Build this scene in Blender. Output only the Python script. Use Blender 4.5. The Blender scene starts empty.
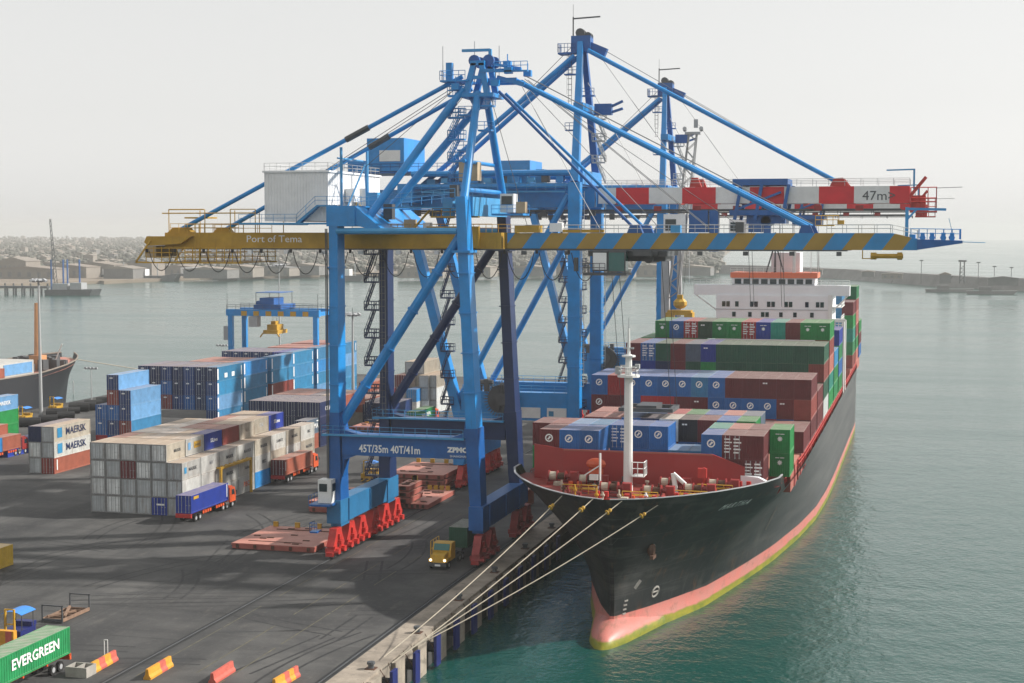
import bpy, math, random
from mathutils import Vector, Matrix
rnd = random.Random(7)
S = bpy.context.scene
R = math.radians

# ------------------------------------------------------------------ camera
CAM = (53.2, 0.0, 41.6); FPX = 1572.0; YAW = R(14.9); PIT = R(3.99)
cd = bpy.data.cameras.new('camera'); cam = bpy.data.objects.new('camera', cd); S.collection.objects.link(cam)
cd.sensor_width = 36; cd.lens = FPX / 1024 * 36; cd.clip_start = 1; cd.clip_end = 40000
cam.location = CAM; cam.rotation_euler = (R(90) - PIT, 0, YAW)
S.camera = cam

# ------------------------------------------------------------------ sky, sun, exposure
SUN_EL = R(34); SUN_AZ = Vector((0.90, 0.43)).normalized()      # towards the sun
w = bpy.data.worlds.new('World'); S.world = w; w.use_nodes = True
nt = w.node_tree; nt.nodes.clear()
out = nt.nodes.new('ShaderNodeOutputWorld'); bg = nt.nodes.new('ShaderNodeBackground')
sky = nt.nodes.new('ShaderNodeTexSky'); sky.sky_type = 'NISHITA'; sky.sun_disc = False
sky.sun_elevation = SUN_EL; sky.sun_rotation = math.atan2(SUN_AZ.x, SUN_AZ.y)
sky.air_density = 1.6; sky.dust_density = 1.0; sky.ozone_density = 1.0; sky.altitude = 0
hs = nt.nodes.new('ShaderNodeHueSaturation'); hs.inputs['Saturation'].default_value = 0.10
nt.links.new(sky.outputs[0], hs.inputs['Color']); veil = nt.nodes.new('ShaderNodeMix'); veil.data_type = 'RGBA'; veil.inputs[0].default_value = .6; veil.inputs[7].default_value = (5.32, 5.32, 5.28, 1)   # even harmattan dust veil
nt.links.new(hs.outputs[0], veil.inputs[6]); nt.links.new(veil.outputs[2], bg.inputs[0])
nt.links.new(bg.outputs[0], out.inputs[0]); bg.inputs[1].default_value = 0.12
sl = bpy.data.lights.new('sun', 'SUN'); sl.energy = 4.8; sl.angle = R(1.2); sl.color = (1.0, 0.955, 0.89)
so = bpy.data.objects.new('sun', sl); S.collection.objects.link(so)
sd = Vector((SUN_AZ.x * math.cos(SUN_EL), SUN_AZ.y * math.cos(SUN_EL), math.sin(SUN_EL)))
so.rotation_euler = (-sd).to_track_quat('-Z', 'Y').to_euler(); so.location = (80, 300, 160)
S.view_settings.view_transform = 'Standard'; S.view_settings.look = 'None'
S.view_settings.exposure = 0.38; S.view_settings.gamma = 1; S.view_settings.use_curve_mapping = False
S.render.engine = 'CYCLES'
S.cycles.use_denoising = True
S.cycles.max_bounces = 5; S.cycles.volume_bounces = 1; S.cycles.diffuse_bounces = 2; S.cycles.glossy_bounces = 3
S.cycles.transparent_max_bounces = 6; S.cycles.caustics_reflective = False; S.cycles.caustics_refractive = False
HAZE = 0.00016

# ------------------------------------------------------------------ helpers
def ray(u, v):
    x = (u - 512) / FPX; y = -(v - 341.5) / FPX
    F = Vector((-math.sin(YAW) * math.cos(PIT), math.cos(YAW) * math.cos(PIT), -math.sin(PIT)))
    Rt = Vector((math.cos(YAW), math.sin(YAW), 0)); U = Rt.cross(F)
    return F + x * Rt + y * U
def pt(u, v, x=None, y=None, z=None):
    d = ray(u, v); c = Vector(CAM)
    if x is not None: return c + d * ((x - c.x) / d.x)
    if y is not None: return c + d * ((y - c.y) / d.y)
    return c + d * ((z - c.z) / d.z)

COL = S.collection
def wloc(o):
    l = Vector((0, 0, 0))
    while o is not None:
        l += o.location; o = o.parent
    return l

class MB:
    def __init__(s): s.v = []; s.f = []; s.m = []
    def add(s, vs, fs, mi=0):
        n = len(s.v); s.v += [tuple(p) for p in vs]
        for f in fs: s.f.append(tuple(i + n for i in f)); s.m.append(mi)
        return s
    def box(s, x0, x1, y0, y1, z0, z1, mi=0):
        vs = [(x0,y0,z0),(x1,y0,z0),(x1,y1,z0),(x0,y1,z0),(x0,y0,z1),(x1,y0,z1),(x1,y1,z1),(x0,y1,z1)]
        return s.add(vs, [(0,3,2,1),(4,5,6,7),(0,1,5,4),(1,2,6,5),(2,3,7,6),(3,0,4,7)], mi)
    def beam(s, p, q, w, h=None, w2=None, h2=None, mi=0, up=(0,0,1)):
        p = Vector(p); q = Vector(q); h = h or w; w2 = w2 or w; h2 = h2 or h
        d = (q - p).normalized(); up = Vector(up)
        if abs(d.dot(up)) > .98: up = Vector((0,1,0))
        a = d.cross(up).normalized(); b = a.cross(d)
        vs = [p+a*(-w/2)+b*(-h/2), p+a*(w/2)+b*(-h/2), p+a*(w/2)+b*(h/2), p+a*(-w/2)+b*(h/2),
              q+a*(-w2/2)+b*(-h2/2), q+a*(w2/2)+b*(-h2/2), q+a*(w2/2)+b*(h2/2), q+a*(-w2/2)+b*(h2/2)]
        return s.add(vs, [(0,1,2,3),(7,6,5,4),(0,4,5,1),(1,5,6,2),(2,6,7,3),(3,7,4,0)], mi)
    def tube(s, p, q, r, r2=None, n=8, mi=0, cap=True):
        p = Vector(p); q = Vector(q); r2 = r if r2 is None else r2
        d = (q - p).normalized(); up = Vector((0,0,1)) if abs(d.z) < .95 else Vector((0,1,0))
        a = d.cross(up).normalized(); b = a.cross(d)
        vs = []; fs = []
        for k in range(n):
            t = 2*math.pi*k/n; o = a*math.cos(t) + b*math.sin(t)
            vs += [p + o*r, q + o*r2]
        for k in range(n):
            j = (k+1) % n; fs.append((2*k, 2*k+1, 2*j+1, 2*j))
        if cap:
            fs.append(tuple(2*k for k in range(n))); fs.append(tuple(2*k+1 for k in reversed(range(n))))
        return s.add(vs, fs, mi)
    def path(s, pts, r, n=4, mi=0):
        for a, b in zip(pts[:-1], pts[1:]): s.tube(a, b, r, n=n, mi=mi)
        return s
    def prism(s, poly, ax, a0, a1, mi=0):
        def m(p, a):
            return (a, p[0], p[1]) if ax == 0 else (p[0], a, p[1]) if ax == 1 else (p[0], p[1], a)
        n = len(poly); vs = [m(p, a0) for p in poly] + [m(p, a1) for p in poly]
        fs = [tuple(range(n)), tuple(reversed(range(n, 2*n)))]
        for k in range(n):
            j = (k+1) % n; fs.append((k, k+n, j+n, j))
        return s.add(vs, fs, mi)
    def rail(s, pts, h=1.1, step=2.0, r=.04, mi=0):
        for a, b in zip(pts[:-1], pts[1:]):
            a = Vector(a); b = Vector(b); L = (b-a).length; n = max(1, round(L/step))
            for k in range(n+1):
                p = a.lerp(b, k/n); s.tube(p, p+Vector((0,0,h)), r, n=3, mi=mi, cap=False)
            for hh in (h, h*.55): s.tube(a+Vector((0,0,hh)), b+Vector((0,0,hh)), r, n=3, mi=mi, cap=False)
        return s
    def sphere(s, c, rx, ry, rz, n=10, m=6, mi=0):
        c = Vector(c); vs = []; fs = []
        for i in range(m+1):
            t = math.pi*i/m
            for k in range(n):
                a = 2*math.pi*k/n
                vs.append(c + Vector((rx*math.sin(t)*math.cos(a), ry*math.sin(t)*math.sin(a), rz*math.cos(t))))
        for i in range(m):
            for k in range(n):
                j = (k+1) % n; fs.append((i*n+k, (i+1)*n+k, (i+1)*n+j, i*n+j))
        return s.add(vs, fs, mi)
    def mesh(s, name, off=(0,0,0), smooth=False):
        me = bpy.data.meshes.new(name); o = Vector(off)
        me.from_pydata([(p[0]-o[0], p[1]-o[1], p[2]-o[2]) for p in s.v], [], s.f)
        if max(s.m, default=0) > 0: me.polygons.foreach_set('material_index', s.m)
        if smooth: me.polygons.foreach_set('use_smooth', [True]*len(s.f))
        me.update(); return me
    def build(s, name, mats, parent=None, smooth=False, loc=None):
        off = wloc(parent) if parent is not None else Vector(loc or (0,0,0))
        me = s.mesh(name, off, smooth)
        for m in (mats if isinstance(mats, (list, tuple)) else [mats]): me.materials.append(m)
        o = bpy.data.objects.new(name, me); COL.objects.link(o)
        if parent is not None: o.parent = parent
        else: o.location = off
        return o

def tag(o, label=None, cat=None, group=None, kind=None):
    if label: o['label'] = label
    if cat: o['category'] = cat
    if group: o['group'] = group
    if kind: o['kind'] = kind
    return o
def empty(name, loc, label, cat, group=None):
    o = bpy.data.objects.new(name, None); COL.objects.link(o); o.location = loc; o.empty_display_size = 1
    return tag(o, label, cat, group)
def copy_tree(o, parent=None):
    c = o.copy(); COL.objects.link(c); c.parent = parent
    for ch in list(o.children): copy_tree(ch, c)
    return c

TXT = {}
def text_mesh(body, size, shear=0.0, bold=0.0, squeeze=1.0):
    k = (body, size, shear, bold, squeeze)
    if k not in TXT:
        cu = bpy.data.curves.new('lettering', 'FONT'); cu.body = body; cu.size = size; cu.align_x = 'CENTER'; cu.align_y = 'CENTER'
        cu.extrude = .012; cu.shear = shear; cu.offset = bold; cu.resolution_u = 2; cu.space_character = 1.4 if body == 'MARTHA' else 1.0
        o = bpy.data.objects.new('tmp', cu); COL.objects.link(o); bpy.context.view_layer.update()
        me = bpy.data.meshes.new_from_object(o); COL.objects.unlink(o); bpy.data.objects.remove(o)
        for vv in me.vertices: vv.co.x *= squeeze
        TXT[k] = me
    return TXT[k]
def text_on(body, size, c, right, parent, m, name='lettering', shear=0.0, bold=0.0, squeeze=1.0, up=(0,0,1), fn=None):
    src = text_mesh(body, size, shear, bold, squeeze); r = Vector(right).normalized(); u = Vector(up).normalized(); n = r.cross(u)
    me = src.copy(); c = Vector(c); off = wloc(parent) if parent is not None else Vector((0,0,0))
    for vv in me.vertices:
        p = c + r*vv.co.x + u*vv.co.y + n*vv.co.z
        if fn: p = fn(p)
        vv.co = p - off
    me.materials.clear(); me.materials.append(m)
    o = bpy.data.objects.new(name, me); COL.objects.link(o)
    if parent is not None: o.parent = parent
    return o

# ------------------------------------------------------------------ materials
def mat(name, col, rough=.6, metal=0, var=.22, scale=.5, rust=0.0, rustcol=(.17,.07,.03), dust=0.0, dustcol=(.36,.29,.22), bump=0.0, rand=0.0, streak=True):
    m = bpy.data.materials.new(name); m.use_nodes = True; t = m.node_tree; N = t.nodes; L = t.links
    b = N['Principled BSDF']; b.inputs['Roughness'].default_value = rough; b.inputs['Metallic'].default_value = metal
    tc = N.new('ShaderNodeTexCoord'); no = N.new('ShaderNodeTexNoise'); no.inputs['Scale'].default_value = scale
    no.inputs['Detail'].default_value = 5; no.inputs['Roughness'].default_value = .65
    L.new(tc.outputs['Object'], no.inputs['Vector'])
    mr = N.new('ShaderNodeMapRange'); mr.inputs[1].default_value = .3; mr.inputs[2].default_value = .7
    mr.inputs[3].default_value = 1-var; mr.inputs[4].default_value = 1+var*.5
    L.new(no.outputs[0], mr.inputs[0])
    vm = N.new('ShaderNodeVectorMath'); vm.operation = 'SCALE'; vm.inputs[0].default_value = col
    L.new(mr.outputs[0], vm.inputs['Scale']); cur = vm.outputs[0]
    if rand:
        oi = N.new('ShaderNodeObjectInfo'); m2 = N.new('ShaderNodeMapRange'); m2.inputs[3].default_value = 1-rand; m2.inputs[4].default_value = 1+rand
        L.new(oi.outputs['Random'], m2.inputs[0]); v2 = N.new('ShaderNodeVectorMath'); v2.operation = 'SCALE'
        L.new(cur, v2.inputs[0]); L.new(m2.outputs[0], v2.inputs['Scale']); cur = v2.outputs[0]
    if rust:
        mp = N.new('ShaderNodeMapping'); mp.inputs['Scale'].default_value = (1.6, 1.6, .22) if streak else (1,1,1)
        L.new(tc.outputs['Object'], mp.inputs[0]); n2 = N.new('ShaderNodeTexNoise'); n2.inputs['Scale'].default_value = 1.1
        n2.inputs['Detail'].default_value = 6; n2.inputs['Roughness'].default_value = .7
        if rand:
            n2.noise_dimensions = '4D'; ml = N.new('ShaderNodeMath'); ml.operation = 'MULTIPLY'; ml.inputs[1].default_value = 50
            L.new(oi.outputs['Random'], ml.inputs[0]); L.new(ml.outputs[0], n2.inputs['W'])
        L.new(mp.outputs[0], n2.inputs['Vector'])
        m3 = N.new('ShaderNodeMapRange'); m3.inputs[1].default_value = .66-rust*.25; m3.inputs[2].default_value = .8-rust*.2; m3.inputs[4].default_value = .75
        L.new(n2.outputs[0], m3.inputs[0]); mx = N.new('ShaderNodeMix'); mx.data_type = 'RGBA'
        L.new(m3.outputs[0], mx.inputs[0]); L.new(cur, mx.inputs[6]); mx.inputs[7].default_value = (*rustcol, 1); cur = mx.outputs[2]
    if dust:
        ge = N.new('ShaderNodeNewGeometry'); sp = N.new('ShaderNodeSeparateXYZ'); L.new(ge.outputs['Normal'], sp.inputs[0])
        m4 = N.new('ShaderNodeMapRange'); m4.inputs[1].default_value = .8; m4.inputs[2].default_value = .98
        L.new(sp.outputs['Z'], m4.inputs[0]); n3 = N.new('ShaderNodeTexNoise'); n3.inputs['Scale'].default_value = .8; n3.inputs['Detail'].default_value = 4
        L.new(tc.outputs['Object'], n3.inputs['Vector']); m5 = N.new('ShaderNodeMapRange'); m5.inputs[1].default_value = .25; m5.inputs[2].default_value = .75
        m5.inputs[3].default_value = dust*.6; m5.inputs[4].default_value = min(1, dust*1.3)
        L.new(n3.outputs[0], m5.inputs[0]); mm = N.new('ShaderNodeMath'); mm.operation = 'MULTIPLY'
        L.new(m4.outputs[0], mm.inputs[0]); L.new(m5.outputs[0], mm.inputs[1]); mx = N.new('ShaderNodeMix'); mx.data_type = 'RGBA'
        L.new(mm.outputs[0], mx.inputs[0]); L.new(cur, mx.inputs[6]); mx.inputs[7].default_value = (*dustcol, 1); cur = mx.outputs[2]
    L.new(cur, b.inputs['Base Color'])
    if bump:
        bp = N.new('ShaderNodeBump'); bp.inputs['Strength'].default_value = bump; bp.inputs['Distance'].default_value = .05
        nb = N.new('ShaderNodeTexNoise'); nb.inputs['Scale'].default_value = scale*6; nb.inputs['Detail'].default_value = 4
        L.new(tc.outputs['Object'], nb.inputs['Vector']); L.new(nb.outputs[0], bp.inputs['Height']); L.new(bp.outputs[0], b.inputs['Normal'])
    return m

M = {}
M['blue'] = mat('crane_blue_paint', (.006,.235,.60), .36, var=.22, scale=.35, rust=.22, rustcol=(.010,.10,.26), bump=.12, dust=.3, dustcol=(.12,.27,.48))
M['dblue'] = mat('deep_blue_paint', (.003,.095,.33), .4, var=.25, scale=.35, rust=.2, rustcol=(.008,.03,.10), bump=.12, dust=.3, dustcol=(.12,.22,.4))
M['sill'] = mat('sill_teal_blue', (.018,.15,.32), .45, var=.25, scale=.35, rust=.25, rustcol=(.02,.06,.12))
M['shadeblue'] = mat('shade_darkened_blue', (.006,.024,.09), .4, var=.3, scale=.35)  # far frame's shade put into the blue; stairs share this dark tone
M['lblue'] = mat('light_blue_paint', (.045,.28,.55), .5, var=.2, scale=.3, dust=.4, dustcol=(.25,.36,.45))
M['ochre'] = mat('ochre_paint', (.46,.265,.015), .55, var=.25, scale=.4, rust=.25, rustcol=(.14,.07,.02))
M['yellow'] = mat('yellow_paint', (.52,.30,.02), .5, var=.25, scale=.6, rust=.2)
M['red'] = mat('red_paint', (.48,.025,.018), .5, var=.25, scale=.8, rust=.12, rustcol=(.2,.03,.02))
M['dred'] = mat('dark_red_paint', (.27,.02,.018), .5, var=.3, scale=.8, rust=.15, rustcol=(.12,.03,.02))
M['white'] = mat('white_paint', (.72,.72,.70), .5, var=.1, scale=.5, rust=.06, rustcol=(.45,.36,.28))
M['bwhite'] = mat('bright_white_lettering', (.8,.8,.78), .5, var=.05)
M['grey'] = mat('grey_paint', (.36,.37,.38), .5, var=.15, scale=.5, rust=.08)
M['lgrey'] = mat('pale_grey_sheet', (.80,.80,.80), .5, var=.12, scale=.4, rust=.05, rustcol=(.4,.36,.3))
M['dgrey'] = mat('dark_grey_steel', (.07,.075,.08), .5, var=.3)
M['black'] = mat('black_rubber', (.012,.012,.013), .7, var=.4, scale=2)
M['cable'] = mat('black_cable', (.01,.01,.012), .6)
M['galv'] = mat('galvanised_rail', (.40,.41,.41), .5, var=.1)
M['steel'] = mat('worn_steel', (.18,.17,.16), .35, .6, var=.3)
M['glass'] = mat('dark_window_glass', (.015,.03,.035), .06, var=.1)
M['tglass'] = mat('green_tinted_glass', (.03,.13,.12), .05, var=.1)
M['rope'] = mat('mooring_rope', (.48,.42,.33), .85, var=.2, scale=3)
M['beige'] = mat('beige_panel', (.42,.33,.22), .6)
M['orange'] = mat('orange_paint', (.62,.09,.02), .45, var=.2)
M['orangep'] = mat('faded_orange_band', (.70,.17,.08), .5, var=.08)
M['hatch'] = mat('hatch_cover_red', (.36,.10,.075), .6, var=.25, scale=.5, rust=.2, dust=.6, dustcol=(.52,.26,.20))
M['deckred'] = mat('deck_red_oxide', (.24,.03,.022), .6, var=.3, scale=.5, rust=.2)
M['brkred'] = mat('breakwater_red', (.30,.022,.02), .5, var=.12, scale=.3, rust=.05)
M['shipwhite'] = mat('ship_white', (.78,.79,.81), .5, var=.06, scale=.3, rust=.03, rustcol=(.45,.38,.3))
M['tan'] = mat('tan_rooftop', (.24,.20,.165), .8, var=.3, scale=.05)
M['wallc'] = mat('cream_wall', (.24,.21,.18), .8, var=.2, scale=.1)
M['wallg'] = mat('grey_wall', (.17,.165,.16), .8, var=.25, scale=.1)
M['tree'] = mat('dusty_foliage', (.10,.10,.08), .9, var=.3, scale=.1)
M['earth'] = mat('dry_earth', (.20,.16,.12), .9, var=.35, scale=.01)
M['rock'] = mat('breakwater_rock', (.13,.125,.12), .9, var=.4, scale=.06, bump=.6)
M['ruststeel'] = mat('rusty_steel', (.10,.045,.025), .8, var=.5, scale=1.5)
M['wood'] = mat('weathered_timber', (.24,.15,.10), .85, var=.4, scale=1.2)
M['concrete'] = mat('grey_concrete', (.33,.31,.28), .85, var=.3, scale=.8)
M['fblue'] = mat('blue_fender_panel', (.006,.013,.12), .5, var=.3)
M['lamp'] = mat('floodlight_glass', (.5,.5,.48), .2)
M['wallp'] = mat('pale_hatch_paint', (.45,.44,.41), .6)
M['frame'] = mat('dark_door_frame', (.24,.24,.235), .6, var=.3, scale=1)  # end frame in a darker grey than the pale container bodies
M['mastbuff'] = mat('buff_mast_paint', (.55,.27,.12), .5)
M['bluetarp'] = mat('blue_canopy_sheet', (.04,.22,.62), .5, var=.1)
M['skin'] = mat('skin', (.10,.05,.03), .6)

CC = {'blue':(.015,.12,.36),'ltblue':(.04,.22,.42),'royal':(.012,.04,.30),'navy':(.010,.022,.085),'dkblue':(.012,.045,.17),'sky':(.14,.32,.55),'cyan':(.022,.21,.40),
      'azure':(.02,.22,.52),'red':(.36,.018,.02),'maroon':(.13,.014,.018),'redbrown':(.25,.045,.035),'rust':(.34,.10,.06),'green':(.010,.22,.05),'dkgreen':(.012,.085,.045),
      'teal':(.015,.25,.19),'grey':(.66,.68,.67),'dgrey':(.46,.49,.50),'white':(.50,.50,.47),'cream':(.42,.38,.31),'black':(.018,.014,.02),'yellow':(.55,.36,.03),
      'pink':(.42,.14,.11),'slate':(.10,.14,.19),'egreen':(.012,.22,.07),'olive':(.02,.06,.03)}
CN = {'ltblue':'light blue','royal':'royal blue','dkblue':'dark blue','sky':'pale blue','cyan':'turquoise','redbrown':'red brown','rust':'rust red','dkgreen':'dark green','dgrey':'dark grey','white':'off white','slate':'slate blue','egreen':'bright green','olive':'dark green'}
for k, c in CC.items():
    big = k in ('grey','white','cream','dgrey')
    M['c_'+k] = mat('container_'+k, c, .5, var=.25, scale=.7, rust=.46 if big else .28, rustcol=(.22,.13,.08) if big else (c[0]*.6+.04, c[1]*.6+.02, c[2]*.6+.015),
                    dust=.8 if big else .85 if k in ('navy','dkblue') else .58, dustcol=(.44,.31,.22) if big else (.42,.35,.31), rand=.18, bump=.3)

# ------------------------------------------------------------------ ground, water, haze
WZ = -3.9
def water_mat():
    m = bpy.data.materials.new('harbour_water'); m.use_nodes = True; t = m.node_tree; N = t.nodes; L = t.links; b = N['Principled BSDF']
    b.inputs['Base Color'].default_value = (.005,.058,.048,1); b.inputs['Roughness'].default_value = .12; b.inputs['IOR'].default_value = 1.33
    tc = N.new('ShaderNodeTexCoord'); h = None
    for sc, st, mp in ((1.3,.30,(1,1,1)), (.42,.6,(1,.6,1)), (.12,.7,(.7,1.2,1))):
        mpn = N.new('ShaderNodeMapping'); mpn.inputs['Scale'].default_value = mp; mpn.inputs['Rotation'].default_value = (0,0,.5)
        n = N.new('ShaderNodeTexNoise'); n.inputs['Scale'].default_value = sc; n.inputs['Detail'].default_value = 3
        L.new(tc.outputs['Object'], mpn.inputs[0]); L.new(mpn.outputs[0], n.inputs['Vector'])
        mu = N.new('ShaderNodeMath'); mu.operation = 'MULTIPLY'; mu.inputs[1].default_value = st; L.new(n.outputs[0], mu.inputs[0])
        if h is None: h = mu.outputs[0]
        else:
            ad = N.new('ShaderNodeMath'); L.new(h, ad.inputs[0]); L.new(mu.outputs[0], ad.inputs[1]); h = ad.outputs[0]
    bp = N.new('ShaderNodeBump'); bp.inputs['Strength'].default_value = 1; bp.inputs['Distance'].default_value = .34
    L.new(h, bp.inputs['Height']); L.new(bp.outputs[0], b.inputs['Normal'])
    n = N.new('ShaderNodeTexNoise'); n.inputs['Scale'].default_value = .012; n.inputs['Detail'].default_value = 4; mp = N.new('ShaderNodeMapping'); mp.inputs['Scale'].default_value = (.5,2.2,1); mp.inputs['Rotation'].default_value = (0,0,-.25)
    L.new(tc.outputs['Object'], mp.inputs[0]); L.new(mp.outputs[0], n.inputs['Vector'])
    mr = N.new('ShaderNodeMapRange'); mr.inputs[1].default_value = .35; mr.inputs[2].default_value = .65; mr.inputs[3].default_value = .09; mr.inputs[4].default_value = .2
    L.new(n.outputs[0], mr.inputs[0]); L.new(mr.outputs[0], b.inputs['Roughness'])
    return m
b = MB(); HX = 7600
b.add([(-HX,-290,WZ),(HX,-290,WZ),(HX,9200,WZ),(-HX,9200,WZ)], [(0,1,2,3)])
tag(b.build('water', water_mat()), kind='structure')

def asphalt_mat():
    m = bpy.data.materials.new('terminal_asphalt'); m.use_nodes = True; t = m.node_tree; N = t.nodes; L = t.links; b = N['Principled BSDF']
    b.inputs['Roughness'].default_value = .85; tc = N.new('ShaderNodeTexCoord')
    def noise(sc, det, mp=(1,1,1), rot=0.0, lo=.35, hi=.65, dist=0):
        a = N.new('ShaderNodeMapping'); a.inputs['Scale'].default_value = mp; a.inputs['Rotation'].default_value = (0,0,rot); L.new(tc.outputs['Object'], a.inputs[0])
        n = N.new('ShaderNodeTexNoise'); n.inputs['Scale'].default_value = sc; n.inputs['Detail'].default_value = det; n.inputs['Roughness'].default_value = .65; n.inputs['Distortion'].default_value = dist
        L.new(a.outputs[0], n.inputs['Vector']); r = N.new('ShaderNodeMapRange'); r.inputs[1].default_value = lo; r.inputs[2].default_value = hi; L.new(n.outputs[0], r.inputs[0]); return r.outputs[0]
    def mix(f, a, bcol):
        x = N.new('ShaderNodeMix'); x.data_type = 'RGBA'; L.new(f, x.inputs[0])
        if isinstance(a, tuple): x.inputs[6].default_value = (*a,1)
        else: L.new(a, x.inputs[6])
        x.inputs[7].default_value = (*bcol,1); return x.outputs[2]
    def scl(f, k):
        x = N.new('ShaderNodeMath'); x.operation = 'MULTIPLY'; x.inputs[1].default_value = k; L.new(f, x.inputs[0]); return x.outputs[0]
    c = mix(noise(.05,6,(1,1,1),0,.38,.62,.6), (.034,.034,.0345), (.086,.084,.080))
    c = mix(scl(noise(.03,5,(3.2,.35,1),.12,.48,.66), .85), c, (.013,.0135,.015))
    c = mix(scl(noise(.045,6,(.35,2.6,1),-.25,.52,.7), .8), c, (.012,.0125,.014))
    c = mix(scl(noise(.6,4,(1,.25,1),0,.58,.75), .45), c, (.12,.11,.095))
    c = mix(scl(noise(.22,6,(1,1,1),0,.5,.62), .55), c, (.033,.033,.034)); c = mix(scl(noise(1.6,5,(1,1,1),0,.55,.7), .6), c, (.085,.08,.073)); c = mix(scl(noise(3.5,3,(1,1,1),0,.6,.75), .6), c, (.018,.018,.019))
    L.new(c, b.inputs['Base Color'])
    bp = N.new('ShaderNodeBump'); bp.inputs['Strength'].default_value = .25; bp.inputs['Distance'].default_value = .04
    n = N.new('ShaderNodeTexNoise'); n.inputs['Scale'].default_value = 3; n.inputs['Detail'].default_value = 5; L.new(tc.outputs['Object'], n.inputs['Vector']); L.new(n.outputs[0], bp.inputs['Height']); L.new(bp.outputs[0], b.inputs['Normal'])
    return m
QE = 3.0; QW = -150.0; QN = 432.0
b = MB(); b.box(QW, QE, -280, QN, -4.6, 0)
tag(b.build('ground', asphalt_mat()), kind='structure')
M['apron'] = mat('stained_concrete_apron', (.30,.255,.205), .85, var=.5, scale=.25, rust=.42, rustcol=(.07,.06,.055), bump=.3, streak=False)
b = MB(); b.box(-.2, QE+.12, 20, QN, -1.6, .03)
tag(b.build('quay_apron', M['apron']), kind='structure')
b = MB()
for x in (-20.0, -.75):
    b.box(x-.42, x-.1, 20, QN-4, .004, .012); b.box(x+.1, x+.42, 20, QN-4, .004, .012)
tag(b.build('rail_groove', mat('oily_rail_groove', (.010,.010,.011), .7, var=.4)), kind='structure')
b = MB()
for x in (-20.0, -.75): b.box(x-.06, x+.06, 20, QN-4, .004, .06)
tag(b.build('crane_rail', M['dgrey']), kind='structure')
M['oldpaint'] = mat('worn_yellow_marking', (.11,.098,.06), .8, var=.5, scale=.6, rust=.8, rustcol=(.055,.052,.047), streak=False)
b = MB()
for x, w_ in ((-18.2,.14), (-13.2,.16), (-9.6,.16)):
    y = 60
    while y < 330:
        L_ = rnd.uniform(4, 14); b.box(x-w_/2, x+w_/2, y, y+L_, .003, .006); y += L_ + rnd.choice((.4, .6, 1.5, 5))
tag(b.build('road_marking', M['oldpaint']), kind='structure')
b = MB()
for (x0,y0,x1,y1,w_) in ((-18,148,-9,151,.25),(-12,150,-4,153,.2),(-40,160,-24,166,.2),(-17,178,-6,181,.2)):
    b.beam((x0,y0,.002),(x1,y1,.002),w_,.006)
tag(b.build('pavement_joint', mat('sealed_joint', (.03,.03,.032), .7)), kind='structure')
b = MB()
for y in range(60, 425, 12): b.box(QW+2, -21, y-.04, y+.04, .002, .0045)
for x in range(-146, -21, 14): b.box(x-.04, x+.04, 40, QN-6, .0015, .004)
tag(b.build('slab_joint', mat('slab_joint_sealant', (.022,.022,.022), .8, var=.4, scale=.1, rust=.5, rustcol=(.05,.048,.045), streak=False)), kind='structure')
b = MB()
for k in range(46):
    x = rnd.uniform(-60,-3); y = rnd.uniform(118,200); L_ = rnd.uniform(6,26); a = R(rnd.choice((78,90,102,84,20,160))+rnd.uniform(-7,7)); pts = []
    for side in (-.95,.95):
        prev = None
        for i in range(9):
            t_ = i/8; aa = a + R(26)*t_*(1 if k % 2 else -1)*(k % 3)/2; px_ = x+L_*t_*math.cos(a+(aa-a)/2)-side*math.sin(aa); py_ = y+L_*t_*math.sin(a+(aa-a)/2)+side*math.cos(aa)
            n_ = Vector((-math.sin(aa), math.cos(aa), 0))*.16; row = [Vector((px_,py_,.0024+k*.00003))-n_, Vector((px_,py_,.0024+k*.00003))+n_]
            if prev and max(r_.x for r_ in prev+row) < -1.4: b.add(prev+row, [(0,2,3,1)])
            prev = row
tag(b.build('tyre_track', mat('rubber_tyre_track', (.018,.018,.019), .8, var=.5, scale=.5, rust=.6, rustcol=(.05,.048,.045), streak=False)), kind='structure')
b = MB(); b.box(-7700, 7700, -300, 9300, -6, 80)
hz = b.build('haze', bpy.data.materials.new('harmattan_haze')); tag(hz, kind='stuff')
hm = hz.data.materials[0]; hm.use_nodes = True; hm.node_tree.nodes.clear()
ho = hm.node_tree.nodes.new('ShaderNodeOutputMaterial'); pv = hm.node_tree.nodes.new('ShaderNodeVolumePrincipled')
pv.inputs['Color'].default_value = (.80,.80,.79,1); pv.inputs['Density'].default_value = HAZE; pv.inputs['Anisotropy'].default_value = .2
hm.node_tree.links.new(pv.outputs[0], ho.inputs['Volume'])
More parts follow.
